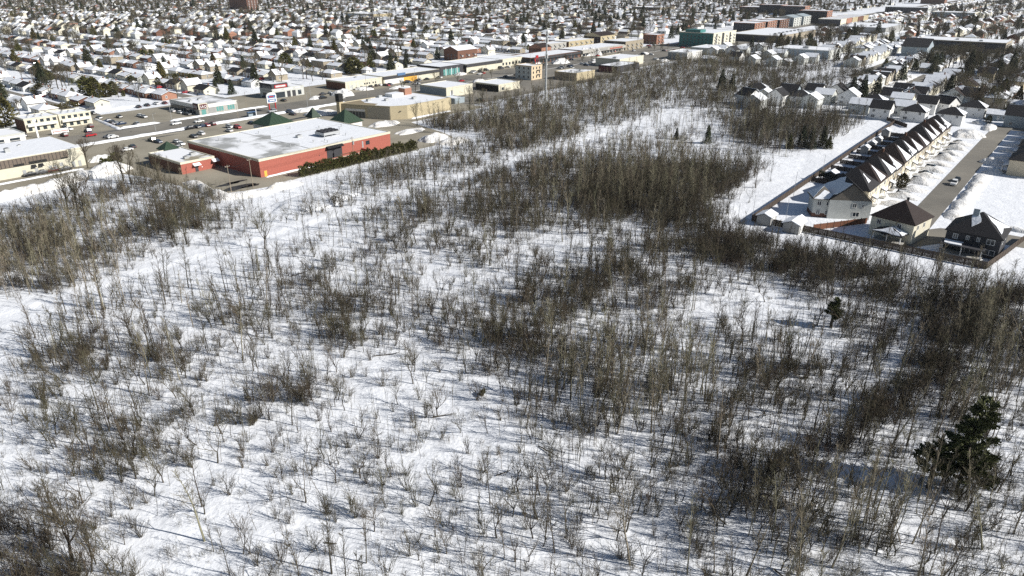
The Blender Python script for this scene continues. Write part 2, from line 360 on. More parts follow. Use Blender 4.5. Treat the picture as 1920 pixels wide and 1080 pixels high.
# ------------------------------------------------------------------ houses
def jit_poly(pts, r_, k):
    """subdivide the outline of a 3-D polygon and pull the points inwards unevenly (edge of melting snow)"""
    c = sum((Vector(p) for p in pts), Vector()) / len(pts); out = []
    for i, p in enumerate(pts):
        a, b = Vector(p), Vector(pts[(i + 1) % len(pts)])
        for f in (0, .33, .66):
            q = a.lerp(b, f); out.append(q.lerp(c, r_.random() * k))
    return out
def slope_snow(mb, pts, r_, th=0.16, k=0.12, m=None):
    """a slab of snow lying on one roof slope"""
    m = m or ROOFSNOW; q = jit_poly(pts, r_, k); n = len(q); up = Vector((0, 0, th))
    v = [p + Vector((0, 0, .02)) for p in q] + [p + up for p in q]
    mb.mesh_part(v, [(i, (i + 1) % n, n + (i + 1) % n, n + i) for i in range(n)] + [tuple(range(n, 2 * n))], m)
def roof_slopes(kind, L, W, h, rise, oh=0.45):
    """list of slope polygons (counter-clockwise seen from above) plus gable triangles; ridge runs along X ('gy': along Y)"""
    a, b = L / 2 + oh, W / 2 + oh
    if kind == 'gable':
        return [[(-a, -b, h), (a, -b, h), (a, 0, h + rise), (-a, 0, h + rise)], [(a, b, h), (-a, b, h), (-a, 0, h + rise), (a, 0, h + rise)]], \
               [[(-L / 2, W / 2, h), (-L / 2, -W / 2, h), (-L / 2, 0, h + rise * (1 - oh / b))], [(L / 2, -W / 2, h), (L / 2, W / 2, h), (L / 2, 0, h + rise * (1 - oh / b))]]
    if kind == 'gy':
        return [[(a, -b, h), (a, b, h), (0, b, h + rise), (0, -b, h + rise)], [(-a, b, h), (-a, -b, h), (0, -b, h + rise), (0, b, h + rise)]], \
               [[(-L / 2, -W / 2, h), (L / 2, -W / 2, h), (0, -W / 2, h + rise * (1 - oh / a))], [(L / 2, W / 2, h), (-L / 2, W / 2, h), (0, W / 2, h + rise * (1 - oh / a))]]
    if kind == 'hip':
        k = max(0.3, a - b)
        return [[(-a, -b, h), (a, -b, h), (k, 0, h + rise), (-k, 0, h + rise)], [(a, b, h), (-a, b, h), (-k, 0, h + rise), (k, 0, h + rise)],
                [(-a, b, h), (-a, -b, h), (-k, 0, h + rise)], [(a, -b, h), (a, b, h), (k, 0, h + rise)]], []
    if kind == 'hy':
        k = max(0.3, b - a) if b > a else 1.2
        return [[(-a, -b, h), (a, -b, h), (0, -k, h + rise)], [(a, b, h), (-a, b, h), (0, k, h + rise)],
                [(-a, b, h), (-a, -b, h), (0, -k, h + rise), (0, k, h + rise)], [(a, -b, h), (a, b, h), (0, k, h + rise), (0, -k, h + rise)]], []
    return [[(-a, -b, h), (a, -b, h), (a, b, h), (-a, b, h)]], []
def window_data(w, h, frame=WHITE):
    """front-facing (-Y) window: frame mesh and pane mesh, origin at the sill centre on the wall plane"""
    f = MB(); e = 0.12
    f.box(-w / 2, w / 2, -.07, .02, 0, e, frame).box(-w / 2, w / 2, -.07, .02, h - e, h, frame)
    f.box(-w / 2, -w / 2 + e, -.07, .02, e, h - e, frame).box(w / 2 - e, w / 2, -.07, .02, e, h - e, frame)
    f.box(-e / 2, e / 2, -.068, .02, e, h - e, frame)
    p = MB().box(-w / 2 + e, w / 2 - e, -.035, -.005, e, h - e, GLASS)
    return f.data('window_frame'), p.data('window_pane')
WIN = {k: window_data(*k) for k in ((1.2, 1.4), (1.9, 1.5), (0.8, 1.2), (2.6, 1.5))}
DOOR = {}
for nm, m in (('white', WHITE), ('brown', REDWOOD), ('dark', DARKPANEL)):
    DOOR[nm] = MB().box(-.5, .5, -.09, .02, 0, 2.1, m).box(-.3, .3, -.1, -.02, 1.2, 1.8, GLASS).data('door')
GARAGE = MB().box(-1.4, 1.4, -.07, .02, 0, 2.3, WHITE).box(-1.35, 1.35, -.075, -.02, .72, .76, GREYPANEL).box(-1.35, 1.35, -.075, -.02, 1.48, 1.52, GREYPANEL).data('garage_door')
def on_face(face, u, z, L, W):
    """placement of a wall fitting: face 'f' front(-Y) 'b' back 'l' left(-X) 'r' right"""
    return {'f': ((u, -W / 2, z), 0), 'b': ((u, W / 2, z), math.pi), 'l': ((-L / 2, u, z), -math.pi / 2), 'r': ((L / 2, u, z), math.pi / 2)}[face]
class HouseKind:
    def __init__(self, L, W, h, kind, rise, wall, roof, snow, wins, door, seed, porch=None, chimney=True, base=None, gablem=None, k=0.1, snow2=(), wedges=()):
        r_ = random.Random(seed); self.L, self.W = L, W; self.wins, self.door = wins, door
        w = MB()
        if base: w.box(-L / 2, L / 2, -W / 2, W / 2, -.3, h * .5, base); w.box(-L / 2 - .03, L / 2 + .03, -W / 2 - .03, W / 2 + .03, h * .5, h, wall)
        else: w.box(-L / 2, L / 2, -W / 2, W / 2, -.3, h, wall)
        slopes, gables = roof_slopes(kind, L, W, h, rise)
        for g in gables: w.face(g, gablem or wall)
        self.wall = w.data('wall')
        rf = MB()
        for p in slopes:
            n = len(p); lo = [(x, y, z - .18) for x, y, z in p]; rf.mesh_part(list(p) + lo, [tuple(range(n)), tuple(range(n, 2 * n))[::-1]] + [(i, n + i, n + (i + 1) % n, (i + 1) % n) for i in range(n)], roof)
        self.roof = rf.data('roof')
        sm = MB(); self.snow = None
        for i in snow: slope_snow(sm, slopes[i], r_, .2, k)
        for i, kk in snow2: slope_snow(sm, slopes[i], r_, .18, kk)
        for i, u0, u1, f0, f1 in wedges:       # tongue of snow left on one triangular slope
            A, B, C = (Vector(p) for p in slopes[i][:3]); q = lambda u, f: A.lerp(B, u).lerp(C, f)
            slope_snow(sm, [q(u0, f0), q(u1, f0 + .02), q(u1 - .1, (f0 + f1) / 2), q((u0 + u1) / 2 + .1, f1), q((u0 + u1) / 2 - .12, f1 - .06), q(u0 + .1, (f0 + f1) / 2)], r_, .2, .06)
        if sm.f: self.snow = sm.data('roof_snow')
        self.chim = None
        if chimney:
            cx, cy = L * .22, W * .1; self.chim = MB().box(cx - .35, cx + .35, cy - .35, cy + .35, h + rise * .3, h + rise + .9, DARKBRICK, top=SNOW).data('chimney')
        self.porch = None
        if porch:
            x0, x1, d = porch; p = MB()
            p.box(x0, x1, -W / 2 - d, -W / 2 - .02, -.2, .35, CONCRETE)
            p.mesh_part([(x0 - .2, -W / 2 - d - .2, 2.5), (x1 + .2, -W / 2 - d - .2, 2.5), (x1 + .2, -W / 2 - .03, 3.1), (x0 - .2, -W / 2 - .03, 3.1), (x0 - .2, -W / 2 - d - .2, 2.65), (x1 + .2, -W / 2 - d - .2, 2.65), (x1 + .2, -W / 2 - .03, 3.3), (x0 - .2, -W / 2 - .03, 3.3)],
                        [(0, 3, 2, 1), (4, 5, 6, 7), (0, 1, 5, 4), (1, 2, 6, 5), (2, 3, 7, 6), (3, 0, 4, 7)], roof)
            for x in (x0 + .1, x1 - .1): p.box(x - .09, x + .09, -W / 2 - d + .05, -W / 2 - d + .23, .35, 2.56, WHITE)
            self.porch = p.data('porch')
            self.porchsnow = MB().mesh_part([(x0 - .1, -W / 2 - d - .1, 2.68), (x1 + .1, -W / 2 - d - .1, 2.68), (x1 + .1, -W / 2 - .1, 3.31), (x0 - .1, -W / 2 - .1, 3.31), (x0 - .05, -W / 2 - d - .05, 2.86), (x1 + .05, -W / 2 - d - .05, 2.86), (x1 + .05, -W / 2 - .1, 3.48), (x0 - .05, -W / 2 - .1, 3.48)],
                        [(4, 5, 6, 7), (0, 1, 5, 4), (1, 2, 6, 5), (2, 3, 7, 6), (3, 0, 4, 7)], ROOFSNOW).data('porch_snow')
    def put(self, name, x, y, rz, label, cat='house', group=None, scale=None, panes=True):
        o = thing(name, label, cat, (x, y, 0), rz, group, scale)
        add('wall', self.wall, o); r = add('roof', self.roof, o)
        if self.snow: add('roof_snow', self.snow, r)
        if self.chim: add('chimney', self.chim, r)
        for face, u, z, size in self.wins:
            (lx, ly, lz), a = on_face(face, u, z, self.L, self.W); f, p = WIN[size]
            w = add('window', f, o, (lx, ly, lz), a); add('pane', p, w)
        if self.door:
            for face, u, z, dk in self.door:
                (lx, ly, lz), a = on_face(face, u, z, self.L, self.W)
                if dk == 'garage': add('garage_door', GARAGE, o, (lx, ly, lz), a)
                else: add('door', DOOR[dk], o, (lx, ly, lz), a)
        if self.porch: p = add('porch', self.porch, o); add('porch_snow', self.porchsnow, p)
        return o
def wins_low(L, W):
    return [('f', -L * .28, .9, (1.9, 1.5)), ('f', L * .3, 1.0, (1.2, 1.4)), ('l', 0, 1.0, (1.2, 1.4)), ('r', -W * .2, 1.0, (1.2, 1.4))]
def wins_high(L, W):
    return [('f', -L * .28, .9, (1.9, 1.5)), ('f', -L * .28, 3.6, (1.2, 1.4)), ('f', L * .28, 3.6, (1.2, 1.4)), ('l', -W * .15, 3.6, (0.8, 1.2)), ('r', 0, 3.6, (1.2, 1.4)), ('l', W * .2, 1.0, (1.2, 1.4))]
KINDS = []
def hk(look, *a, **k): KINDS.append((look, HouseKind(*a, **k)))
_s = 100
for wl, wm in (('cream', CREAM), ('tan brick', TAN), ('white', WHITE), ('red brick', ORANGEBRICK), ('grey', PALEGREY), ('brown brick', DARKBRICK)):
    _s += 1; hk(f'{wl} bungalow with snowy hip', 13, 9, 2.9, 'hip', 1.9, wm, GREYSHINGLE, (0, 1, 2, 3), wins_low(13, 9), [('f', 0.6, .2, 'brown')], _s, k=.05)
    _s += 1; hk(f'{wl} bungalow with snowy gable', 12.5, 8.5, 2.9, 'gable', 1.7, wm, SHINGLE, (0, 1), wins_low(12.5, 8.5), [('f', 0.8, .2, 'white')], _s, k=.05)
for wl, wm in (('cream', CREAM), ('white', WHITE), ('tan brick', TAN)):
    _s += 1; hk(f'{wl} bungalow with half-bare roof', 12, 9, 2.9, 'gable', 2.1, wm, SHINGLE, (1,), wins_low(12, 9), [('f', 0.8, .2, 'brown')], _s, k=.2)
    _s += 1; hk(f'small {wl} cottage with steep roof', 9, 9, 3.6, 'gy', 3.2, wm, GREYSHINGLE, (0, 1), wins_low(9, 9), [('f', 0.2, .2, 'white')], _s, k=.08)
N_LOW = len(KINDS)
for wl, wm in (('cream', CREAM), ('pale grey', PALEGREY), ('tan brick', TAN), ('yellow brick', YELLOWBRICK)):
    _s += 1; hk(f'two-storey {wl} house with snowy hip', 10, 10.5, 5.7, 'hip', 3.0, wm, SHINGLE, (0, 1, 2, 3), wins_high(10, 10.5), [('f', 1.0, .2, 'white')], _s, k=.08)
    _s += 1; hk(f'two-storey {wl} house with brown roof', 10, 10, 5.7, 'gable', 3.4, wm, BROWNSHINGLE, (), wins_high(10, 10), [('f', 1.0, .2, 'white')], _s, snow2=((1, .5),))
    _s += 1; hk(f'two-storey {wl} house with half-snowed gable', 9.5, 10, 5.7, 'gy', 3.4, wm, SHINGLE, (0,), wins_high(9.5, 10), [('f', 1.0, .2, 'white')], _s, k=.1)
N_HIGH = len(KINDS)
FLAT = HouseKind(15, 10.5, 5.9, 'flat', 0, TAN, GREYPANEL, (0,), wins_high(15, 10.5) + [('f', 0, 3.6, (1.9, 1.5)), ('f', 5.5, .9, (1.9, 1.5))], [('f', 1.8, .2, 'white')], 77, chimney=False, k=.02)
KINDS.append(('flat-roofed tan brick duplex', FLAT))

# -- hand-placed houses of the new subdivision beside the field
GRP_ROW = 'attached row houses along the side street'
ROWK = []
for i, (wm, rm, wd) in enumerate(((STONE, SHINGLE, ((0, .2, .55, .3, .75),)), (STONE, BROWNSHINGLE, ((0, .36, .98, .02, .82),)), (CREAM, BROWNSHINGLE, ((0, .5, .9, .03, .9), (0, .12, .34, .04, .4))), (STONE, BROWNSHINGLE, ((0, .28, .8, .02, .86),)), (STONE, SHINGLE, ((0, .55, .98, .02, .7),)), (CREAM, BROWNSHINGLE, ((0, .22, .95, .04, .6),)))):
    ROWK.append(HouseKind(11.3, 11.5, 5.8, 'hy', 4.9, wm, rm, (), [('f', -3.4, 3.6, (1.2, 1.4)), ('f', 3.2, 3.6, (1.9, 1.5)), ('f', -.2, 3.6, (0.8, 1.2)), ('f', 3.3, .9, (1.9, 1.5)), ('b', -3, 3.6, (1.2, 1.4)), ('b', 3, 3.6, (1.2, 1.4)), ('l', 1, 3.6, (0.8, 1.2))],
                          [('f', -3.2, 0, 'garage'), ('f', .4, .2, 'white')], 500 + i, porch=(-.9, 1.7, 1.6), chimney=False, wedges=wd))
NROW = 12
for k in range(NROW):
    s = 240.6 + 11.25 * k; x, y = XY(s, -53.8)
    rv = random.Random(k + 900)
    side = ['dark-roofed end row house nearest the big grey corner house'] + [f'{ORD[i]} attached stone row house counted from the grey corner house' for i in range(1, NROW)]
    u0 = rv.uniform(.06, .36); wd = [(0, u0, min(.99, u0 + rv.uniform(.5, .72)), rv.uniform(.01, .08), rv.uniform(.78, .95))] + ([(0, .04, .22, .03, .4)] if rv.random() < .4 else [])
    kd = ROWK[0] if k == 0 else HouseKind(11.3, 11.5, 5.8, 'hy', rv.uniform(4.5, 5.2), (STONE, CREAM, STONE, TAN)[k % 4], (BROWNSHINGLE, BROWNSHINGLE, SHINGLE)[k % 3], (), ROWK[0].wins, ROWK[0].door, 520 + k, porch=(-.9, 1.7, 1.6), chimney=k % 3 == 0, wedges=wd)
    kd.put('row_house', x, y, GRID_RZ, side[k], 'house', GRP_ROW, scale=(.985, 1, rv.uniform(.96, 1.07)))
def front_gable(o, x, y0, w, z0, rise, wm, rm, snow=True, seed=0, depth=3.5):
    """cross gable standing on the front wall: wall face, roof piece, snow"""
    g = MB(); g.face([(x - w / 2, y0 - .4, z0), (x + w / 2, y0 - .4, z0), (x, y0 - .4, z0 + rise)], wm)
    g.box(x - w / 2, x + w / 2, y0 - .4, y0 + .2, z0 - 5.6, z0, wm)
    add('gable_wall', g.data('gable_wall'), o)
    r = MB(); L = [(x - w / 2 - .35, y0 - .75, z0 - .3), (x, y0 - .75, z0 + rise + .1), (x, y0 + depth, z0 + rise + .1), (x - w / 2 - .35, y0 + depth * .2, z0 - .3)]
    R = [(2 * x - p[0], p[1], p[2]) for p in L]
    for q in (L, R): r.face(q, rm); r.face([(a, b, c - .12) for a, b, c in q][::-1], rm)
    ro = add('gable_roof', r.data('gable_roof'), o)
    if snow:
        m = MB(); slope_snow(m, R, random.Random(seed), .18, .2); add('gable_snow', m.data('gable_snow'), ro)
# grey two-wing house on the corner
def yaw(az): return math.radians(90 - az)
H1 = HouseKind(12.5, 12, 5.8, 'gable', 5.2, PALEGREY, SHINGLE, (), [('l', -1.2, 3.7, (1.2, 1.4)), ('l', -3.6, 3.7, (0.8, 1.2)), ('l', -2.0, .9, (1.9, 1.5)), ('f', -2, 3.7, (1.2, 1.4)), ('f', 2.5, .9, (1.9, 1.5)), ('f', 3, 3.7, (1.2, 1.4)), ('b', -2.5, 3.7, (1.2, 1.4)), ('b', 2.5, 1, (1.2, 1.4))],
               [('f', -.3, .2, 'white'), ('f', -4, 0, 'garage')], 31, chimney=False, gablem=GREYSHINGLE, snow2=((1, .55),))
x, y = ground_at(1586, 410); o = H1.put('corner_house', x + 1.2, y + 5.5, yaw(9), 'big pale grey two-storey house with grey gable at fence corner')
w = MB().box(-5.2, 1, 4.5, 10.2, -.3, 5.7, PALEGREY).box(-5.25, 1.05, 4.45, 10.25, -.3, 1.2, DARKBRICK); add('side_wing', w.data('side_wing'), o)
w = MB(); sl, _ = roof_slopes('hip', 7.4, 6.6, 5.7, 3.2, .3)
for p in sl: w.face([(a - 2.1, b + 7.3, c) for a, b, c in p], GREYSHINGLE)
r = add('wing_roof', w.data('wing_roof'), o); w = MB(); slope_snow(w, [(a - 2.1, b + 7.3, c) for a, b, c in sl[2]], random.Random(4), .18, .5); slope_snow(w, [(a - 2.1, b + 7.3, c) for a, b, c in sl[1]], random.Random(5), .18, .2); add('wing_snow', w.data('wing_snow'), r)
for yy, sz in ((6.0, (1.2, 1.4)), (8.6, (1.2, 1.4))):
    for zz in (3.6, .9):
        f, p = WIN[sz]; q = add('window', f, o, (-5.27, yy, zz), -math.pi / 2); add('pane', p, q)
# brown-roofed house
H2 = HouseKind(11.5, 11.5, 5.7, 'hip', 4.6, CREAM, BROWNSHINGLE, (), [('l', 3.5, 3.6, (1.2, 1.4)), ('l', 1.5, .9, (1.9, 1.5)), ('l', -2, 3.6, (1.2, 1.4)), ('f', -3, 3.6, (1.2, 1.4)), ('f', 1, 3.6, (1.2, 1.4)), ('f', 3, .9, (1.9, 1.5)), ('b', -2.5, 3.6, (1.2, 1.4)), ('b', 2.5, 3.6, (1.2, 1.4))],
               [('b', 0, .2, 'white')], 32, chimney=False)
ax, ay = ground_at(1716.7, 424, 5.6); d1 = Vector((math.sin(math.radians(50)), math.cos(math.radians(50)))); d2 = Vector((-d1.y, d1.x))
c = Vector((ax, ay)) + d1 * 6.2 + d2 * 6.2
o = H2.put('detached_house', c.x, c.y, yaw(50), 'cream two-storey house under plain brown hip roof by the fence')
add('roof_vent', MB().box(1.2, 1.7, -.3, .2, 9.6, 10.7, SHINGLE).data('roof_vent'), o)
w = MB().box(-9.6, -5.8, -4.6, 3.0, -.2, .5, CONCRETE)
for (qx, qy) in ((-9.4, -4.4), (-9.4, -.8), (-9.4, 2.8)): w.box(qx - .1, qx + .1, qy - .1, qy + .1, .5, 2.8, WHITE)
for qy in np.arange(-4.2, 2.8, .6): w.box(-9.43, -9.37, qy - .02, qy + .02, .5, 1.4, DARKPANEL)
po = add('rear_porch', w.data('rear_porch'), o)
w = MB(); pr = [[(-9.9, -5, 2.8), (-9.9, 3.3, 2.8), (-7.2, -.8, 4.2)], [(-9.9, 3.3, 2.8), (-5.76, 3.3, 2.8), (-5.76, -.8, 4.2), (-7.2, -.8, 4.2)], [(-5.76, -5, 2.8), (-9.9, -5, 2.8), (-7.2, -.8, 4.2), (-5.76, -.8, 4.2)]]
for p in pr: w.face(p, SHINGLE); w.face([(a, b, cc - .15) for a, b, cc in p][::-1], SHINGLE)
rr = add('porch_roof', w.data('porch_roof'), o); w = MB(); slope_snow(w, pr[2], random.Random(3), .2, .45); slope_snow(w, pr[0], random.Random(7), .2, .6); add('porch_snow', w.data('porch_snow'), rr)
# charcoal house
H3 = HouseKind(11.5, 12.5, 5.7, 'hip', 4.7, DARKPANEL, SHINGLE, (), [('l', -4, 3.7, (1.9, 1.5)), ('l', -1.2, 3.9, (0.8, 1.2)), ('l', 1.2, 3.9, (0.8, 1.2)), ('l', 4, 3.6, (1.2, 1.4)), ('l', -4.2, .9, (2.6, 1.5)), ('l', 0, .3, (2.6, 1.5)), ('f', -3, 3.6, (1.2, 1.4)), ('f', 2, 3.6, (1.2, 1.4))],
               [('b', 0, .2, 'white')], 33, chimney=False, snow2=((0, .55),))
ax, ay = ground_at(1880, 451, 5.6); d1 = Vector((math.sin(math.radians(41)), math.cos(math.radians(41)))); d2 = Vector((-d1.y, d1.x))
c = Vector((ax, ay)) + d1 * 6.0 + d2 * 6.4
o = H3.put('detached_house', c.x, c.y, yaw(41), 'charcoal two-storey house with pale chimney box at the right fence end')
add('light_box', MB().box(-1.6, -.4, .6, 2.0, 8.6, 11.3, BLUEGREY, top=SNOW).data('light_box'), o)
w = MB(); slope_snow(w, [(-4.5, 1.2, 6.9), (-2.8, -.6, 8.3), (-.8, .4, 9.75), (-1.4, 2.2, 9.3)], random.Random(9), .25, .15); add('roof_snow', w.data('roof_snow'), o)
w = MB().box(-9.4, -5.77, -3.2, 6.2, -.2, .5, CONCRETE)
for qy in (-3, 1.5, 6): w.box(-9.3, -9.1, qy - .1, qy + .1, .5, 2.8, WHITE)
w.box(-9.7, -5.77, -3.5, 6.5, 2.8, 3.0, DARKPANEL)
po = add('rear_porch', w.data('rear_porch'), o); w = MB(); slope_snow(w, [(-9.5, 1.4, 3), (-5.9, 1.4, 3), (-5.9, 6.3, 3), (-9.5, 6.3, 3)], random.Random(11), .25, .3); add('porch_snow', w.data('porch_snow'), po)
# cluster of white-sided houses north of the row and the ones across the street
CL = {}
def ck(key, *a, **k): CL[key] = HouseKind(*a, **k)
wf = lambda L, W: wins_high(L, W) + [('b', 0, 3.6, (1.2, 1.4))]
ck('wg', 9.5, 9, 5.6, 'gable', 3.6, WHITE, SHINGLE, (1,), wf(9.5, 9), [('f', 1, .2, 'white')], 41, chimney=False, k=.08)
ck('wgf', 9.5, 9, 5.6, 'gy', 3.4, WHITE, SHINGLE, (0,), wf(9.5, 9), [('f', 1, .2, 'white')], 42, chimney=False, k=.05)
ck('wh', 11, 9.5, 5.2, 'hip', 3.0, WHITE, SHINGLE, (3,), wf(11, 9.5), [('f', 1, .2, 'white')], 43, chimney=False, k=.15)
ck('bg', 11, 10, 5.6, 'gy', 4.2, BLUEGREY, SHINGLE, (0,), wf(11, 10), [('f', 1, .2, 'white')], 44, chimney=False, k=.3)
ck('ws', 10, 9, 5.0, 'gable', 2.8, PALEGREY, GREYSHINGLE, (0, 1), wf(10, 9), [('f', 1, .2, 'white')], 45, chimney=False, k=.05)
ck('lowsnow', 10, 8, 2.8, 'gable', 2.0, BLUEGREY, GREYSHINGLE, (0, 1), wins_low(10, 8), [('f', .5, .2, 'white')], 46, chimney=False, k=.06)
ck('dk', 12, 12, 5.8, 'hip', 4.4, STONE, SHINGLE, (), wf(12, 12), [('f', 2, .2, 'white'), ('f', -3, 0, 'garage')], 47, chimney=False, snow2=((2, .7),), porch=(0, 4, 2))
look_of = {'wg': 'white two-storey house with dark gable', 'wgf': 'white two-storey house, snowy gable', 'wh': 'white two-storey house, black hip roof', 'bg': 'blue-grey two-storey house', 'ws': 'pale house with snow-covered roof', 'lowsnow': 'low blue-grey house', 'dk': 'stone house with black hip roof'}
HOUSES_NAMED = []
for key, px, py, az in (('wh', 1637, 205, 129), ('wg', 1668, 196, 129), ('wg', 1690, 186, 129), ('wgf', 1718, 192, 39), ('wh', 1712, 226, 129), ('wg', 1650, 222, 129), ('wgf', 1770, 212, 62), ('wh', 1780, 232, 129),
                        ('bg', 1820, 198, 39), ('wh', 1822, 218, 129), ('wg', 1735, 212, 129), ('lowsnow', 1870, 224, 129), ('ws', 1692, 216, 129), ('bg', 1905, 236, 39), ('lowsnow', 1908, 205, 129),
                        ('wgf', 1402, 196, 60), ('ws', 1432, 192, 30), ('wg', 1456, 196, 39), ('bg', 1478, 190, 39), ('wh', 1498, 196, 110), ('wgf', 1526, 186, 39), ('ws', 1545, 192, 129), ('wg', 1568, 186, 39), ('wgf', 1590, 196, 129), ('ws', 1415, 203, 39),
                        ('ws', 1520, 201, 39), ('wh', 1420, 181, 110), ('ws', 1612, 212, 129), ('ws', 1338, 104, 39), ('ws', 1352, 101, 129), ('wg', 1372, 106, 39), ('ws', 1392, 103, 129), ('lowsnow', 1418, 108, 39), ('ws', 1440, 112, 39), ('ws', 1462, 110, 129), ('wgf', 1380, 118, 39), ('lowsnow', 1330, 116, 129), ('ws', 1450, 124, 39), ('ws', 1410, 122, 39), ('lowsnow', 1472, 122, 39), ('ws', 1500, 120, 39), ('ws', 1520, 118, 129), ('ws', 1360, 96, 39), ('ws', 1425, 97, 39)):
    x, y = ground_at(px, py); o = CL[key].put('detached_house', x, y, yaw(az), '', 'house', 'newer detached houses beside the woods'); HOUSES_NAMED.append((o, look_of[key], px, py))
for k in range(9):
    s = 318 + 14.5 * k; x, y = XY(s, -13.6 + .6 * (k % 2)); px, py = to_px(x, y, 3)
    if px < 1990: o = CL['dk'].put('detached_house', x, y, GRID_RZ + math.pi, '', 'house', 'dark roofed houses across the side street'); HOUSES_NAMED.append((o, look_of['dk'], px, py))

# attached snowy rows further up (each unit a house)
RU = HouseKind(7.6, 10.5, 5.2, 'gable', 2.4, PALEGREY, GREYSHINGLE, (0, 1), [('f', -2, 3.4, (1.2, 1.4)), ('f', 2, 3.4, (1.2, 1.4)), ('f', -2, .9, (1.9, 1.5)), ('l', 0, 3.4, (0.8, 1.2)), ('b', 0, 3.4, (1.2, 1.4))], [('f', 1.8, .2, 'white')], 51, chimney=False, k=.03)
RU2 = HouseKind(8.4, 10.5, 5.4, 'gy', 2.6, CREAM, GREYSHINGLE, (0, 1), [('f', -2, 3.4, (1.2, 1.4)), ('f', 2, 3.4, (1.2, 1.4)), ('f', -2, .9, (1.9, 1.5)), ('l', 0, 3.4, (0.8, 1.2)), ('b', 0, 3.4, (1.2, 1.4))], [('f', 1.8, .2, 'white')], 52, chimney=False, k=.05)
RUV = [HouseKind(8.0, 10.5, 5.2, kd_, 2.7, wm_, SHINGLE, sn_, RU.wins, RU.door, 53 + i_, chimney=i_ % 2 == 0, k=.14) for i_, (kd_, wm_, sn_) in enumerate((('gy', TAN, (0,)), ('gy', GREYPANEL, (0, 1)), ('gable', PALEGREY, (0,)), ('hip', CREAM, (0, 3))))]
for s0, s1, t, kind, flip, rowname in ((474, 598, -117.5, RU2, 0, 'left near row'), (442, 584, -83, RU2, 1, 'right near row'), (618, 700, -157, RU2, 0, 'middle row'), (704, 900, -160, RU, 0, 'long far row'), (820, 880, -210, RU2, 0, 'short mall row'), (700, 790, -200, RU2, 0, 'leftmost row'), (720, 800, -178, RU, 1, 'second-left row'), (600, 690, -124, RU, 1, 'right middle row')):
    s = s0
    while s < s1:
        x, y = XY(s, t); px, py = to_px(x, y, 4)
        if in_frame(px, py, 10):
            rv = random.Random(int(s * 7) + int(t)); x, y = XY(s, t + rv.uniform(-1, 1)); kk_ = RUV[rv.randrange(len(RUV))] if rv.random() < .45 else kind
            o = kk_.put('row_house', x, y, GRID_RZ + (math.pi if flip else 0), '', 'house', 'snow roofed row houses beyond the woods', scale=(kind.L / kk_.L, 1, rv.uniform(.88, 1.1))); HOUSES_NAMED.append((o, f'snowy row house, {rowname}', px, py))
        s += kind.L + (1.2 if kind is RU2 else .1)
name_by_place(HOUSES_NAMED)

# ------------------------------------------------------------------ flat-roofed commercial buildings
def building(name, label, cat, s0, s1, t0, t1, h, wall, front=(), side=(), right=(), units=(), roofm=None, trim=None, trim_h=.5, sidewall=None, group=None, par=.35, slant=None, rz=None, org=None, snowline=True):
    """front = wall facing the field (t1), side = left end (s0). openings: (part name, from, to, z0, z1, material[, depth])"""
    L, W = s1 - s0, t1 - t0
    loc = (*XY(s0, t1), 0) if org is None else (*org, 0)
    o = thing(name, label, cat, loc, GRID_RZ if rz is None else rz, group)
    w = MB(); w.box(0, L, 0, W, -.3, h, wall)
    add('wall', w.data('wall'), o)
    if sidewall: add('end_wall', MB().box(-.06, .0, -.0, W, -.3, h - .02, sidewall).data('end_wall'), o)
    p = MB(); tm = trim or wall; e = .3
    p.box(-.12, L + .12, -.12, e, h - trim_h, h + par, tm).box(-.12, L + .12, W - e, W + .12, h - trim_h, h + par, tm)
    p.box(-.12, e, e, W - e, h - trim_h, h + par, tm).box(L - e, L + .12, e, W - e, h - trim_h, h + par, tm)
    add('parapet', p.data('parapet'), o)
    r = add('roof', MB().box(e, L - e, e, W - e, h - .1, h + .12, roofm or ROOFSNOW).data('roof'), o)
    def openings(lst, f):
        for q in lst:
            nm, a, b, z0, z1, m = q[:6]; d = q[6] if len(q) > 6 else .06
            mb = MB()
            if f == 'f': mb.box(a, b, -d, .02, z0, z1, m)
            elif f == 's': mb.box(-d - (.06 if sidewall else 0), .02, a, b, z0, z1, m)
            else: mb.box(L - .02, L + d, a, b, z0, z1, m)
            add(nm, mb.data(nm), o)
    openings(front, 'f'); openings(side, 's'); openings(right, 'r')
    for (ux, uy, uw, ud, uh) in units:
        q = add('rooftop_unit', MB().box(ux, ux + uw, uy, uy + ud, h + .1, h + .1 + uh, METAL, top=GREYPANEL).data('rooftop_unit'), o)
        add('fan_grille', MB().cyl(ux + uw * .5, uy + ud * .5, h + .1 + uh, h + .25 + uh, min(uw, ud) * .35, DARKPANEL, 10).data('fan_grille'), q)
    return o
def pyramid(parent, s0, t1, s, t, r, z0, z1, wall_h):
    """green pyramid roof standing on a building; a part of it"""
    m = MB(); c = [(-r, -r, z0), (r, -r, z0), (r, r, z0), (-r, r, z0)]; a = (0, 0, z1)
    for i in range(4):
        m.face([c[i], c[(i + 1) % 4], a], GREENMETAL); e0, e1 = Vector(c[i]), Vector(c[(i + 1) % 4]); rise = Vector(a) - (e0 + e1) / 2
        for k in range(1, 8):        # standing seams
            p = e0.lerp(e1, k / 8); m.bar(p, p + rise * (1 - abs(k / 8 - .5) * 2) * .97, .05, GREENMETAL, 3)
    m.box(-r - .05, r + .05, -r - .05, r + .05, z0 - .25, z0 - .01, GREENMETAL)
    q = add('pyramid_roof', m.data('pyramid_roof'), parent, (s - s0, t1 - t, 0))
    add('tower_wall', MB().box(-r + .5, r - .5, -r + .5, r - .5, z0 - wall_h, z0 - .2, WHITE).data('tower_wall'), q)
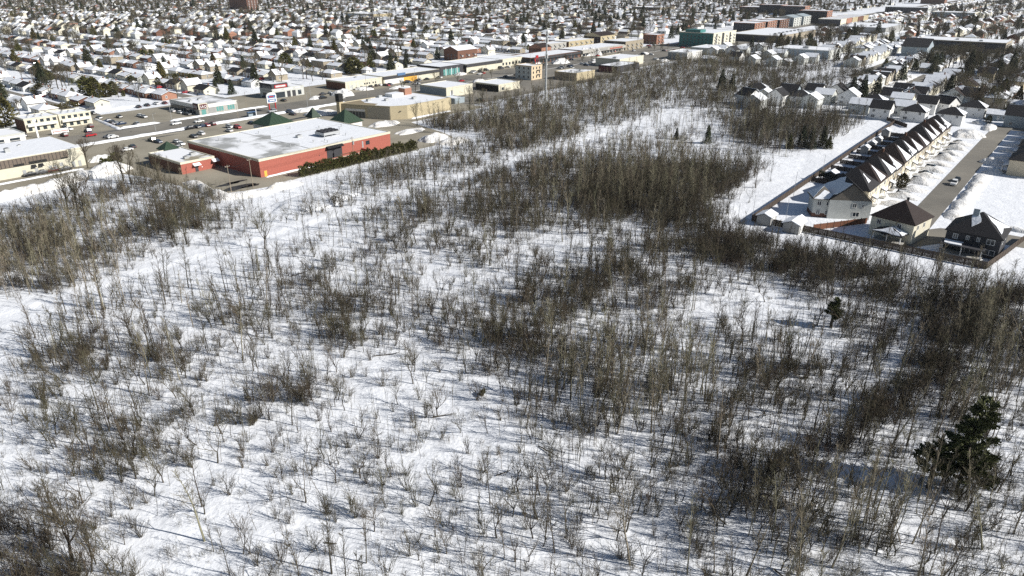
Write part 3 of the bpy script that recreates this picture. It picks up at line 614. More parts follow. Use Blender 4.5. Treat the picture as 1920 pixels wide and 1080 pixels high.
# red brick supermarket
o = building('supermarket', 'large red brick supermarket with flat snowy roof beside the field', 'store', 137.8, 200.3, -277.8, -228.3, 6.4, REDBRICK, trim=CREAM, trim_h=.55,
             front=[('service_door', 1.5, 2.6, 0, 2.2, SIGNORANGE), ('window', 49.2, 51.2, 3.4, 5.0, GLASS), ('vent', 47.2, 47.9, 2.6, 5.2, METAL), ('loading_sill', 36.0, 46, 1.6, 1.9, DARKBRICK, .1), ('vent', 26, 26.3, 3.2, 3.5, DARKPANEL)],
             units=[(31, 20, 2.2, 1.6, 1.0)], roofm=ROOFSNOW)
add('left_roof_membrane', MB().prism([(0.4, .4), (19, .4), (26, 12), (20, 22), (27, 33), (22, 49), (.4, 49)], 6.45, 6.56, MEMBRANE).data('left_roof_membrane'), o)
add('roof_joint', MB().box(22.4, 22.7, .4, 49, 6.5, 6.6, GREYPANEL).data('roof_joint'), o)
add('roof_joint', MB().box(.4, 62, 29, 29.2, 6.5, 6.585, GREYPANEL).data('roof_joint'), o)
# loading dock recess: its shade painted as a flat dark panel on the rear wall
add('dock_bay_shade', MB().prism([(29.6, -.05), (37, -.05), (37, .02), (29.6, .02)], 1.2, 6.0, DARKPANEL).data('dock_bay_shade'), o)
q = add('dock_canopy', MB().mesh_part([(29.4, -.3, 6.2), (37.2, -.3, 6.2), (37.2, -1.6, 5.4), (29.4, -1.6, 5.4)], [(0, 1, 2, 3), (3, 2, 1, 0)], DARKPANEL).data('dock_canopy'), o)
add('dock_wall', MB().box(24, 47, -6.3, -6.0, 0, 2.5, REDBRICK).box(23.98, 47.02, -6.34, -5.96, 2.5, 2.65, CREAM).data('dock_wall'), o)
add('dock_wall', MB().box(46.7, 47, -6, -.05, 0, 2.5, REDBRICK).data('dock_wall'), o)
# condenser rack on the roof
q = add('condenser_rack', MB().box(38, 46, 12, 18, 7.3, 8.3, METAL).data('condenser_rack'), o)
for ix in range(4):
    for iy in range(3): add('fan', MB().cyl(39 + 2 * ix, 13 + 2 * iy, 8.3, 8.85, .85, DARKPANEL, 10).data('fan'), q)
for ix in (38.2, 42, 45.8):
    for iy in (12.2, 17.8): add('leg', MB().box(ix - .1, ix + .1, iy - .1, iy + .1, 6.5, 7.3, METAL).data('leg'), q)
for (ux, uy) in ((46.5, 9), (34, 6.5), (30, 8.5), (20, 9.5), (52, 20), (57, 25), (49, 30), (12, 31), (8, 40), (26, 40), (40, 38), (33, 3.5)):
    add('roof_vent', MB().cyl(ux, uy, 6.5, 7.3, .16, METAL, 6).cyl(ux, uy, 7.3, 7.45, .3, METAL, 6).data('roof_vent'), o)
for (px, py), r, z0, z1 in (((512, 225), 6.8, 6.6, 11.2), ((648, 222), 5.6, 6.2, 11.4), ((587, 214), 2.6, 6.0, 10.2)):
    s, t = ST(px, py, z0 + 1); pyramid(o, 137.8, -228.3, s, t, r, z0, z1, 6.0)
o = building('shop_annex', 'small red brick annex with snowy flat roof left of supermarket', 'store', 122.0, 135.2, -278.6, -254.4, 4.2, REDBRICK, trim=CREAM, trim_h=.45, sidewall=DARKBRICK,  # end wall is red brick too; its shade is put into the darker colour
             front=[('door', 5.2, 6.4, 0, 2.2, DARKPANEL), ('door_sign', 7.8, 8.1, 1.2, 1.6, SIGNWHITE)], units=[(4.2, 4.5, 1.6, 1.4, .9), (8.6, 8, 1.9, 1.5, 1.0)], roofm=GRAVELROOF)
add('awning', MB().mesh_part([(4.4, -.02, 3.3), (7.2, -.02, 3.3), (7.2, -1.5, 2.5), (4.4, -1.5, 2.5), (4.4, -.02, 2.5), (7.2, -.02, 2.5)], [(0, 3, 2, 1), (0, 4, 3), (1, 2, 5), (0, 1, 5, 4)], ROOFSNOW).data('awning'), o)
add('side_awning', MB().mesh_part([(12.0, -.02, 3.6), (14.6, -.02, 3.6), (14.6, -1.6, 2.7), (12.0, -1.6, 2.7), (12.0, -.02, 2.7), (14.6, -.02, 2.7)], [(0, 3, 2, 1), (0, 4, 3), (1, 2, 5), (0, 1, 5, 4)], ROOFSNOW).data('side_awning'), o)
s, t = ST(315, 277, 4.6); pyramid(o, 122.0, -254.4, s, t, 3.2, 4.4, 7.2, 4)
# cream warehouse with ribbed band at far left
fr = [('ribbed_band', -.05, 66.5, 4.1, 6.75, MANSARD, .5)]
fr += [('rib', 1.3 * k, 1.3 * k + .12, 4.1, 6.75, DARKPANEL, .58) for k in range(30, 51)]
fr += [('band_gap', 48, 51.5, 4.12, 4.8, BLACK, .56), ('band_gap', 53, 59, 4.12, 5.0, BLACK, .56), ('band_gap', 63.8, 66, 4.12, 4.5, BLACK, .56)]
fr += [('door', a, a + 1.1, 0, 2.2, METAL) for a in (50.5, 54.5, 59.2, 60.8, 67.2, 69.4)] + [('window', 63, 64.2, 1.3, 2.6, METAL)]
o = building('warehouse', 'long cream warehouse with brown ribbed band at left edge', 'warehouse', 34, 106, -327, -297, 7.0, CREAM, front=fr, units=[(47, 15, 1.8, 1.6, 1.4), (50, 11, 1.6, 1.6, 1.5), (57, 20, 1.2, .8, .4)], par=.05)
for k in (53.6, 56): add('awning', MB().mesh_part([(k, -.02, 3.6), (k + 1.6, -.02, 3.6), (k + 1.6, -1.0, 2.7), (k, -1.0, 2.7)], [(0, 3, 2, 1), (0, 1, 2, 3)], DARKPANEL).data('awning'), o)
# garage and duplex rows at far left
building('garage_shop', 'white garage with two glazed doors at left edge', 'garage', 78, 106, -372, -356, 4.6, WHITE, trim=PALEGREY, trim_h=.3, roofm=GRAVELROOF, front=[('garage_door', a, a + 3.8, .2, 3.2, GLASS) for a in (4, 10, 16, 22)] + [('door_bar', a, a + 3.8, z, z + .2, WHITE, .1) for a in (4, 10, 16, 22) for z in (1.1, 2.0)])
for a, b, lb in ((114.5, 128.6, 'left'), (129.2, 143.5, 'right')):
    L = b - a
    fr = [('balcony', .8, L - .8, 2.7, 3.7, WHITE, 1.3)] + [('window', x0, x0 + 1.5, 4.1, 5.4, GLASS) for x0 in np.arange(1.2, L - 2, 2.7)] + [('window', x0, x0 + 1.6, .6, 2.2, GLASS) for x0 in np.arange(1.0, L - 2, 3.1)]
    building('duplex_block', f'two-storey cream duplex block with white balcony, {lb} one of the pair', 'apartment building', a, b, -393, -381, 6.0, CREAM, front=fr, sidewall=DARKBRICK if lb == 'left' else None, units=[(3, 4, .8, .8, .9), (6, 4, .8, .8, .9), (9, 4, .8, .8, .9), (4.5, 8, .8, .8, .7)], group='duplex blocks behind the cream warehouse')
# glass-fronted store with dark red sign
fr = [('white_fascia', 5.2, 21.2, 3.4, 5.2, WHITE, .25), ('glazing', 1.2, 3.6, .1, 3.0, TEALGLASS)] + [('glazing', x0, x0 + 1.15, .9, 3.2, TEALGLASS) for x0 in (9.6, 11.0, 12.4, 16.0, 17.4, 18.8)] + [('grey_panel', 5.0, 9.2, 0, 3.3, GREYPANEL), ('corner_block', -.4, 4.6, 3.0, 6.0, CREAM, .5)]
sd = [('white_fascia', .6, 29.5, 3.5, 5.1, WHITE, .25)] + [('glazing', y0, y0 + 2.5, .4, 3.2, GLASS) for y0 in np.arange(4, 28, 3.2)] + [('corner_block', -.3, 5, 3.0, 6.0, DARKPANEL, .4)]
o = building('liquor_store', 'modern glass store with white fascia and dark red sign', 'store', 187.6, 209.5, -389.5, -359.8, 4.9, CONCRETE, front=fr, side=sd, roofm=MEMBRANE, units=[(9, 16, 2.0, 1.5, .9), (3, 14, 1.4, 1.4, 1.0)])
def sign_text(parent, body, size, loc, rot, m, name='lettering'):
    cu = bpy.data.curves.new(name, 'FONT'); cu.body = body; cu.size = size; cu.extrude = .03; cu.align_x = 'CENTER'; cu.materials.append(m); cu.resolution_u = 2
    tmp = bpy.data.objects.new('tmp_text', cu); COL.objects.link(tmp); dg = bpy.context.evaluated_depsgraph_get(); me = bpy.data.meshes.new_from_object(tmp.evaluated_get(dg)); bpy.data.objects.remove(tmp)
    ob = add(name, me, parent, loc); ob.rotation_euler = rot; return ob
q = add('sign_board', MB().box(.3, 4.2, -.62, -.5, 3.3, 5.6, SIGNMAROON).data('sign_board'), o); sign_text(q, 'SAQ', 1.9, (2.25, -.66, 3.75), (math.pi / 2, 0, 0), SIGNWHITE)
q = add('sign_board', MB().box(-.6, -.45, .5, 4.6, 3.3, 5.6, SIGNMAROON).data('sign_board'), o); sign_text(q, 'SAQ', 1.9, (-.64, 2.5, 3.75), (math.pi / 2, 0, -math.pi / 2), SIGNWHITE)
# two-storey grey shop on the boulevard
fr = [('dark_band', 0, 11, 5.6, 8.0, DARKPANEL, .1), ('sign_board', 1.8, 10.2, 5.9, 7.7, SIGNRED, .3)] + [('sign_strip', 2.6 + .85 * k, 3.2 + .85 * k, 6.3, 7.3, SIGNWHITE, .36) for k in range(8)] + [('sign_strip', x0, x0 + w0, 4.3, 4.9, SIGNWHITE, .15) for x0, w0 in ((.8, 5.2), (8, 6), (16, 3.4))] + [('shop_window', .8, 8.5, .2, 3.4, GLASS), ('bay_door', 10, 12.4, 0, 3.5, DARKPANEL), ('bay_door', 13.6, 16, 0, 3.5, DARKPANEL), ('bay_door', 17.6, 20, .6, 3.2, GLASS)]
sd = [('window_row', .6, 9.6, 3.9, 7.2, GLASS)] + [('mullion', y0, y0 + .15, 3.9, 7.2, METAL, .12) for y0 in np.arange(1.5, 9.5, 1.3)] + [('window_row', .6, 9.6, .8, 3, GLASS)]
o = building('tyre_shop', 'grey two-storey shop with red and white sign board on the boulevard', 'shop', 242, 264, -388.5, -376, 5.2, PALEGREY, front=fr, side=sd, roofm=GRAVELROOF)
q = add('upper_floor', MB().box(.2, 11, .2, 12.3, 5.15, 8.4, DARKPANEL, top=GRAVELROOF).data('upper_floor'), o); add('rooftop_unit', MB().box(6, 7.4, 6, 7.2, 8.4, 9.4, METAL).data('rooftop_unit'), q)
# beige former store
fr = [('rear_door', 14, 15, 0, 2.2, MANSARD), ('lamp', 4, 4.6, 3.8, 4.0, DARKPANEL, .3)]
o = thing('beige_store', 'beige flat-roofed store with black corner tower by the thicket', 'store', (*XY(232, -269.5), 0), GRID_RZ)
out = [(0, 30), (9.5, 4.4), (17, 0), (49, 0), (49, 33), (0, 33)]
add('wall', MB().prism(out, -.3, 6.4, BEIGE).data('wall'), o)
inn = [(.8, 29.9), (10, 5.1), (17.2, .7), (48.3, .7), (48.3, 32.3), (.8, 32.3)]
add('roof', MB().prism(inn, 6.3, 6.5, ROOFSNOW).data('roof'), o)
pr = MB()
for i in range(len(out)):
    (x0, y0), (x1, y1) = out[i], out[(i + 1) % len(out)]; (x2, y2), (x3, y3) = inn[(i + 1) % len(out)], inn[i]
    pr.prism([(x0, y0), (x1, y1), (x2, y2), (x3, y3)], 6.39, 6.75, BEIGE)
add('parapet', pr.data('parapet'), o)
add('gravel_patch', MB().prism([(1, 29.8), (7, 13.5), (12, 16), (10, 24), (14, 32), (1, 32)], 6.49, 6.53, mat('tan_gravel', (.27, .22, .14))).data('gravel_patch'), o)
dirv = Vector((9.5, -25.6)).normalized(); nv = Vector((-dirv.y, dirv.x)) * -1
def along(a, b, z0, z1, m, nm, d=.12):
    p0, p1 = Vector((0, 30)) + dirv * a, Vector((0, 30)) + dirv * b; n_ = Vector((dirv.y, -dirv.x)) * d
    add(nm, MB().prism([tuple(p0 + n_), tuple(p0), tuple(p1), tuple(p1 + n_)], z0, z1, m).data(nm), o)
along(2, 13, .3, 3.2, GLASS, 'shop_window'); along(2, 13, 3.4, 4.4, WHITE, 'shop_fascia', .3)
for k in range(7): along(2.1 + 1.8 * k, 2.25 + 1.8 * k, .3, 3.2, METAL, 'mullion', .18)
along(14.5, 27, 0, 5.8, mat('pale_ribbed', (.42, .38, .3)), 'ribbed_panel')
add('corner_tower', MB().box(-1.2, 1.2, 30.5, 33, -.2, 10.5, BEIGE).box(-1.35, 1.35, 30.3, 33.2, 7.6, 11.4, BLACK).data('corner_tower'), o)
for ux, uy in ((13, 25), (20, 19), (33, 12), (25, 30)):
    q = add('rooftop_unit', MB().box(ux, ux + 2.2, uy, uy + 1.6, 6.5, 7.7, METAL, top=GREYPANEL).data('rooftop_unit'), o)
for k, (x0, x1, y0, y1) in enumerate(((30, 38, 25, 31), (40, 45, 26, 31))): add('roof_plant', MB().box(x0, x1, y0, y1, 6.45, 8.2 + k * 1.8, (WHITE, ORANGEBRICK)[k], top=ROOFSNOW).data('roof_plant'), o)
add('lamp', MB().box(13.4, 14.2, 1.2, 1.8, 4.0, 4.25, DARKPANEL).data('lamp'), o)
# boulevard strip on the far side
fr = [('panel_joint', x0, x0 + .15, 0, 4.6, CONCRETE) for x0 in np.arange(2, 28, 3.2)] + [('window', x0, x0 + 1.0, 2.2, 3.2, GLASS) for x0 in (15, 17, 19, 22, 24)] + [('garage_door', 3, 6, 0, 3, PALEGREY)]
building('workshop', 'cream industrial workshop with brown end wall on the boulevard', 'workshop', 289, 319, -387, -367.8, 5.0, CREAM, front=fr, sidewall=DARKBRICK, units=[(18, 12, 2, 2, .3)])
fr = [('dark_fascia', -.1, 52, 3.6, 5.4, DARKPANEL, .6), ('orange_wall', 18, 30, 0, 3.5, SIGNORANGE, .1), ('pale_wall', 1, 17.5, 0, 3.5, WHITE, .08), ('pale_wall', 30.5, 51, 0, 3.5, CREAM, .08), ('blue_sign', 12, 19, 4.9, 6.4, SIGNBLUE, .7)]
building('shop_row', 'long shop row with charcoal fascia and orange wall panel', 'shop', 320, 372, -389, -367.3, 5.2, CREAM, front=fr)
fr = [('dark_fascia', -.1, 24, 0, 6.2, DARKPANEL, .3)] + [('shop_window', x0, x0 + 2.2, .4, 4.4, TEALGLASS, .38) for x0 in np.arange(3, 20, 2.9)] + [('column', x0, x0 + .5, .0, 5, SIGNWHITE, .5) for x0 in (5.2, 11, 16.9)]
building('shop_row', 'dark glass-fronted shop between two pale shops on the boulevard', 'shop', 374, 398, -392, -368.5, 6.2, DARKPANEL, front=fr)
building('shop_row', 'pale shop with charcoal roof edge at right end of boulevard strip', 'shop', 399, 440, -392, -366, 6.0, CREAM, front=[('dark_fascia', -.1, 41, 4.2, 6.3, DARKPANEL, .5)], sidewall=DARKPANEL)
building('plaza', 'cream plaza with snow roof far along the boulevard', 'store', 442, 470, -398, -370, 5.5, CREAM, front=[('window', 3 + 4 * k, 5 + 4 * k, 1, 3, GLASS) for k in range(6)])
# field side of the boulevard
building('blue_shed', 'blue-grey metal shed behind the beige store', 'shed', 309, 332, -322, -300, 5.5, CREAM, sidewall=BLUEGREY, front=[('door', 3, 6, 0, 3.4, WHITE)])
building('small_shed', 'low teal shed with snowy roof behind the beige store', 'shed', 296, 304, -290, -281, 2.8, BLUEGREY)
building('low_shop', 'low black shop with snowy roof behind the sheds', 'shop', 345, 366, -309, -290, 4.2, CREAM, sidewall=BLACK, front=[('window', 3, 5, 1, 2.5, GLASS)])
fr = [('window', x0, x0 + 1.1, z, z + 1.5, GLASS) for x0 in (1.6, 5.2, 8.6) for z in (1.2, 4.2, 7.0)] + [('fire_stair', 5.8, 9.8, 3.2, 3.4, DARKPANEL, 1.0), ('fire_stair', 5.8, 9.8, 6.2, 6.4, DARKPANEL, 1.0)]
building('office_block', 'three-storey cream block with fire stair near the mast', 'office', 399, 411, -320, -306, 9.2, mat('peach_render', (.6, .48, .33)), front=fr, sidewall=PALEGREY, side=[('window', y0, y0 + 1.2, z, z + 1.4, GLASS) for y0 in (2, 6, 10) for z in (1.2, 4.2, 7.0)], roofm=GRAVELROOF)
building('tan_shop', 'tan single-storey shop right of the mast', 'shop', 415, 438, -298, -280, 5.0, BEIGE, sidewall=TAN, roofm=MEMBRANE, units=[(6, 8, 1.6, 1.6, .6), (14, 6, 1.6, 1.6, .6)])
building('maroon_shop', 'maroon and dark shop behind the thicket', 'shop', 468, 500, -296, -280, 4.6, DARKPANEL, sidewall=SIGNMAROON)
building('cream_store', 'cream store with big snow heaps on roof beside the car lot', 'store', 498, 535, -318, -296, 6.0, CREAM, units=[(4, 6, 3, 3, 1)])
building('white_workshop', 'white workshop with grey end wall before the teal block', 'workshop', 577, 605, -296, -278, 6.0, WHITE, sidewall=GREYPANEL)
building('pale_warehouse', 'pale low warehouse in front of the teal apartment block', 'warehouse', 628, 662, -300, -268, 5.6, PALEGREY, sidewall=PALEGREY)
# mall and apartments beyond
fr = [('fascia', -.1, 70, 3.2, 4.9, DARKPANEL, 1.2)] + [('shop_window', 2 + 5 * k, 6 + 5 * k, .4, 3, GLASS) for k in range(13)]
building('strip_mall', 'black-fronted strip mall behind parked cars', 'mall', 470, 540, -385, -361, 5.0, DARKBRICK, front=fr, sidewall=DARKPANEL)
fr = [('fascia', -.1, 72, 3.0, 5.2, CONCRETE, 1.6), ('red_sign', 44, 66, 3.5, 4.6, REDBRICK, 1.8), ('grey_sign', 20, 40, 3.5, 4.8, GREYPANEL, 1.8)] + [('shop_window', 2 + 5 * k, 6 + 5 * k, .4, 2.8, GLASS) for k in range(13)]
building('strip_mall', 'long grey strip mall with brick-red sign panel', 'mall', 542, 614, -386, -361, 5.4, CONCRETE, front=fr)
def apartment(label, s0, s1, t0, t1, h, wall, roofm, sidew, n, pitched=True, group='walk-up apartment blocks behind the strip mall'):
    L = s1 - s0; fr = []
    for k in range(n):
        x0 = L * (k + .5) / n
        for z in np.arange(1.0, h - 1.5, 2.8): fr += [('window', x0 - 1.6, x0 - .4, z, z + 1.4, GLASS), ('balcony', x0 + .2, x0 + 2.0, z - .6, z + .5, METAL, .9)]
    o = building('apartment_block', label, 'apartment building', s0, s1, t0, t1, h, wall, front=fr, side=[('window', y0, y0 + 1.2, z, z + 1.4, GLASS) for y0 in np.arange(2.5, t1 - t0 - 2, 4) for z in np.arange(1, h - 1.5, 2.8)], sidewall=sidew, group=group)
    if pitched:
        sl, gb = roof_slopes('gable', L, t1 - t0, h + .36, 3.0, .4); m = MB()
        for p in sl: m.face([(a + L / 2, b + (t1 - t0) / 2, c) for a, b, c in p], roofm)
        for p in gb: m.face([(a + L / 2, b + (t1 - t0) / 2, c) for a, b, c in p], wall)
        add('pitched_roof', m.data('pitched_roof'), o)
    return o
apartment('brown-gabled brick apartment block left of the mast top', 452, 476, -440, -424, 8, DARKBRICK, ROOFSNOW, DARKBRICK, 3)
apartment('orange brick gabled block behind the strip mall', 520, 534, -402, -388, 7.5, ORANGEBRICK, BROWNSHINGLE, DARKBRICK, 2)
apartment('grey walk-up block with snowy roof behind the strip mall', 538, 566, -408, -394, 9, CONCRETE, ROOFSNOW, DARKPANEL, 4, False)
apartment('yellow brick walk-up block with snowy roof, longest one', 570, 612, -410, -394, 9, YELLOWBRICK, ROOFSNOW, DARKBRICK, 5, False)
apartment('yellow gabled block behind the yellow walk-ups', 640, 668, -424, -404, 9, YELLOWBRICK, BROWNSHINGLE, BROWNSHINGLE, 3)
apartment('charcoal two-storey shop block right of yellow walk-ups', 618, 652, -386, -362, 7.5, TAN, ROOFSNOW, DARKPANEL, 4, False)
apartment('small orange brick block left of the teal apartments', 690, 706, -384, -368, 9, ORANGEBRICK, ROOFSNOW, DARKBRICK, 2, False)
o = apartment('four-storey apartment block with teal side and pale front', 688, 742, -342, -306, 13.5, CREAM, ROOFSNOW, TEAL, 6, False, None)
add('dark_bay', MB().box(20, 24, -.2, .02, 1, 13, DARKPANEL).data('dark_bay'), o)
for k in range(3): add('dark_bay', MB().box(6 + 16 * k, 9 + 16 * k, -.2, .02, 3, 12.6, DARKPANEL).data('dark_bay'), o)
add('stepped_roof', MB().box(-.1, 12, 14, 30, 13.6, 16.2, TEAL).data('stepped_roof'), o)
for i, (s0, L, wm) in enumerate(((896, 34, ORANGEBRICK), (938, 32, ORANGEBRICK), (980, 34, DARKBRICK))):
    apartment(['nearest of three red brick condo blocks', 'middle of three red brick condo blocks', 'farthest of three red brick condo blocks'][i], s0, s0 + L, -374, -347, 11, wm, ROOFSNOW, DARKPANEL, 4, False, 'red brick condo blocks along the boulevard')
for i, s0 in enumerate((1035, 1075)): apartment(['left blue-grey gabled condo behind brick condos', 'right blue-grey gabled condo behind brick condos'][i], s0, s0 + 30, -372, -348, 11, PALEGREY, BLUEGREY, BLUEGREY, 3, True, 'blue-grey gabled condos')
for i, (px, py) in enumerate(((1465, 30), (1507, 33), (1548, 45))):
    s, t = ST(px, py); apartment(['leftmost of three tall orange brick towers', 'middle of three tall orange brick towers', 'rightmost of three tall orange brick towers'][i], s, s + 24, t - 40, t, 17, ORANGEBRICK, ROOFSNOW, DARKPANEL, 3, False, 'orange brick apartment towers')
for lab, px, py, L, W, h, wm, sw in (('dark red brick high-rise at top left', 465, 22, 24, 60, 28, DARKBRICK, DARKBRICK), ('black apartment block near top centre', 1437, 28, 40, 50, 12, ORANGEBRICK, DARKPANEL), ('long low tan school near top centre', 1237, 22, 60, 60, 7, TAN, DARKPANEL), ('pale complex by white sports field near top centre', 700, 36, 40, 70, 7, YELLOWBRICK, BLUEGREY),
                                     ('dark long office block near top right', 1738, 26, 30, 70, 10, PALEGREY, DARKPANEL), ('blue-grey hall near top right', 1825, 36, 40, 60, 9, CREAM, BLUEGREY), ('brown tower near top right corner', 1770, 8, 30, 50, 22, ORANGEBRICK, DARKBRICK)):
    s, t = ST(px, py); apartment(lab, s, s + L, t - W, t, h, wm, ROOFSNOW, sw, 4, False, 'large blocks near the top of the picture')
# big malls on the right
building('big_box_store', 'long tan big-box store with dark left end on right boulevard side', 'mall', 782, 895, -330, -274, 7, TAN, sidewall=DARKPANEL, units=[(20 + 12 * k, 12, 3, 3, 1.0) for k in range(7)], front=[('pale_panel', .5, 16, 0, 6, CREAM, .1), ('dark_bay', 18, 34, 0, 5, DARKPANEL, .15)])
building('big_box_store', 'long grey mall with snowy roof below coloured shopfronts', 'mall', 960, 1050, -268, -215, 8, GREYPANEL, sidewall=GREYPANEL, units=[(20 + 14 * k, 20, 3, 3, 1.2) for k in range(5)])
for i, (wm, nm) in enumerate(((CREAM, 'cream'), (ORANGEBRICK, 'orange'), (YELLOWBRICK, 'yellow'), (DARKBRICK, 'brown'), (BEIGE, 'beige'))):
    building('shop_row', f'{nm} shopfront in the coloured row near top right', 'shop', 1080 + 28 * i, 1106 + 28 * i, -330, -300, 9, wm, sidewall=wm if i % 2 else DARKPANEL, group='coloured shopfronts near top right')
building('blue_warehouse', 'long blue-grey warehouse beside the brown thicket', 'warehouse', 657, 690, -233, -187.5, 7.0, PALEGREY, sidewall=BLUEGREY, units=[(8, 20, 4, 5, 1.6)])
o = building('school', 'long dark two-storey school with snowy roof at right', 'school', 806, 850, -152, -78, 9.0, TAN, sidewall=DARKPANEL, side=[('window', y0, y0 + 2.2, z, z + 1.4, GLASS) for y0 in np.arange(4, 70, 4) for z in (2, 5.6)] + [('sign', 66, 70, 6, 7.4, SIGNWHITE, .2)], units=[(10, 20, 3, 3, 1), (14, 40, 3, 3, 1)], front=[('window', 3 + 4 * k, 5.5 + 4 * k, z, z + 1.5, GLASS) for k in range(9) for z in (2, 5.6)])
o = CL['bg'].put('corner_hall', *XY(742, -137), GRID_RZ, 'large dark-roofed hall on the street corner before the school', 'hall', scale=(2.4, 2.0, 1.5))

# ------------------------------------------------------------------ the older suburb: houses in rows along the streets
BUILT = [rect(a - 3, b + 3, c - 3, d + 3) for a, b, c, d in ((442, 480, -445, -366), (466, 616, -412, -355), (560, 670, -430, -355), (685, 745, -345, -300), (686, 710, -388, -364), (890, 1110, -380, -340), (780, 900, -334, -270), (955, 1055, -270, -210), (1075, 1225, -334, -296), (655, 695, -236, -184),
                                                              (765, 855, -156, -70), (470, 602, -125, -75), (436, 590, -92, -76), (612, 910, -168, -118), (695, 800, -210, -168), (815, 890, -216, -200), (725, 760, -150, -120))]
for px, py, L, W in ((465, 22, 24, 60), (1437, 28, 40, 50), (1237, 22, 60, 60), (700, 36, 40, 70), (1738, 26, 30, 70), (1825, 36, 40, 60), (1770, 8, 30, 50), (1465, 30, 24, 40), (1507, 33, 24, 40), (1548, 45, 24, 40)):
    s, t = ST(px, py); BUILT.append(rect(s - 4, s + L + 4, t - W - 4, t + 4))
s, t = ST(780, 28); BUILT.append(rect(s - 20, s + 90, t - 160, t + 20))       # white sports field
def built(s, t): return any(min(p[0] for p in R) < s < max(p[0] for p in R) and min(p[1] for p in R) < t < max(p[1] for p in R) for R in BUILT)
rnd = random.Random(21)
SPOTS = []
def try_house(s, t, rz, hi):
    if built(s, t): return
    x, y = XY(s, t); px, py = to_px(x, y, 2.5)
    if not (-40 < px < 1960 and py > -12): return
    if hi: k = rnd.randrange(N_LOW, N_HIGH)
    else: k = rnd.randrange(0, N_LOW) if rnd.random() < .98 else len(KINDS) - 1
    SPOTS.append((math.hypot(x, y), s, t, rz + rnd.uniform(-.03, .03), k, px, py))
for k in range(-3, 28):                                     # left: streets run away from the boulevard
    sc = 215 + 62 * k
    for sgn in (-1, 1):
        t = -409 - rnd.random() * 5
        while t > -2450:
            w = rnd.uniform(14.5, 18.5); t -= w
            if rnd.random() < .07: continue
            px, py = to_px(*XY(sc, t)); hi = px < 620 and 30 < py < 72
            try_house(sc + sgn * (13.5 + rnd.uniform(-1.5, 1.5)), t, GRID_RZ + (math.pi / 2 if sgn > 0 else -math.pi / 2) + (math.pi if rnd.random() < .5 else 0), hi)
for k in range(-4, 16):                                     # right: streets run along the boulevard direction
    tc = -12 + 62 * k
    for sgn in (-1, 1):
        s = 445 if tc > -70 else 900
        while s < 2300:
            s += rnd.uniform(13.5, 17.5)
            try_house(s, tc + sgn * (13.5 + rnd.uniform(-1, 1)), GRID_RZ + (0 if sgn < 0 else math.pi), rnd.random() < .18)
for s in np.arange(1150, 2300, 16):                         # between boulevard and the malls, far away
    for t in (-320, -290): try_house(float(s), t + rnd.uniform(-3, 3), GRID_RZ, False)
for s in np.arange(472, 790, 16.5):
    for t in (-64, -44): try_house(float(s) + rnd.uniform(-2, 2), t + rnd.uniform(-1, 1), GRID_RZ + (0 if t < -50 else math.pi), rnd.random() < .3)
for s in np.arange(600, 760, 17):
    try_house(float(s), -104 + rnd.uniform(-2, 2), GRID_RZ, rnd.random() < .3)
SPOTS.sort(key=lambda q: q[0])
near = SPOTS[:290]
items = []
for d, s, t, rz, k, px, py in near:
    look, hkk = KINDS[k]; x, y = XY(s, t)
    o = hkk.put('duplex' if hkk is FLAT else ('bungalow' if k < N_LOW else 'two_storey_house'), x, y, rz, '', 'house', 'houses of the older suburb', scale=(rnd.uniform(.92, 1.08), rnd.uniform(.92, 1.08), rnd.uniform(.95, 1.1)))
    items.append((o, look, px, py))
name_by_place(items)
# the rest of the suburb, too far to tell apart: one mass
V, Fq, Mi = [], [], []; fmats = [ROOFSNOW, SHINGLE, GREYSHINGLE, CREAM, TAN, WHITE, ORANGEBRICK, PALEGREY, DARKBRICK, GLASS, BROWNSHINGLE]; n0 = 0
for d, s, t, rz, k, px, py in SPOTS[290:]:
    hi = N_LOW <= k < N_HIGH; L, W, h, rise = (rnd.uniform(9, 11), rnd.uniform(9, 11), 5.6, 3.2) if hi else (rnd.uniform(10.5, 14.5), rnd.uniform(8, 9.5), 3.0, rnd.uniform(1.3, 2.4))
    x, y = XY(s, t); c, sn = math.cos(rz), math.sin(rz); a, b = L / 2, W / 2; kx = a if rnd.random() < .5 else max(.3, a - b)
    loc = [(-a, -b, 0), (a, -b, 0), (a, b, 0), (-a, b, 0), (-a, -b, h), (a, -b, h), (a, b, h), (-a, b, h), (-a - .4, -b - .4, h), (a + .4, -b - .4, h), (a + .4, b + .4, h), (-a - .4, b + .4, h), (-kx, 0, h + rise), (kx, 0, h + rise),
           (-a * .7, -b - .05, 1), (-a * .2, -b - .05, 1), (-a * .2, -b - .05, 2.4), (-a * .7, -b - .05, 2.4), (a * .3, -b - .05, 1), (a * .6, -b - .05, 1), (a * .6, -b - .05, 2.4), (a * .3, -b - .05, 2.4)]
    V += [(x + p * c - q * sn, y + p * sn + q * c, z) for p, q, z in loc]
    wm = rnd.choice((3, 3, 4, 5, 5, 6, 7, 8)); u = rnd.random(); r1 = 0 if u < .62 else rnd.choice((1, 2, 2, 10)); r2 = r1 if rnd.random() < .7 else 0
    for f, m in (((0, 1, 5, 4), wm), ((1, 2, 6, 5), wm), ((2, 3, 7, 6), wm), ((3, 0, 4, 7), wm), ((8, 9, 13, 12), r1), ((10, 11, 12, 13), r2), ((11, 8, 12, 12), r2 if kx < a else wm), ((9, 10, 13, 13), r1 if kx < a else wm), ((14, 15, 16, 17), 9), ((18, 19, 20, 21), 9)):
        Fq.append([n0 + i for i in f]); Mi.append(m)
    n0 += len(loc)
tri_safe = [tuple(dict.fromkeys(f)) for f in Fq]
me = bpy.data.meshes.new('distant_suburb'); me.from_pydata(V, [], tri_safe)
for m in fmats: me.materials.append(m)
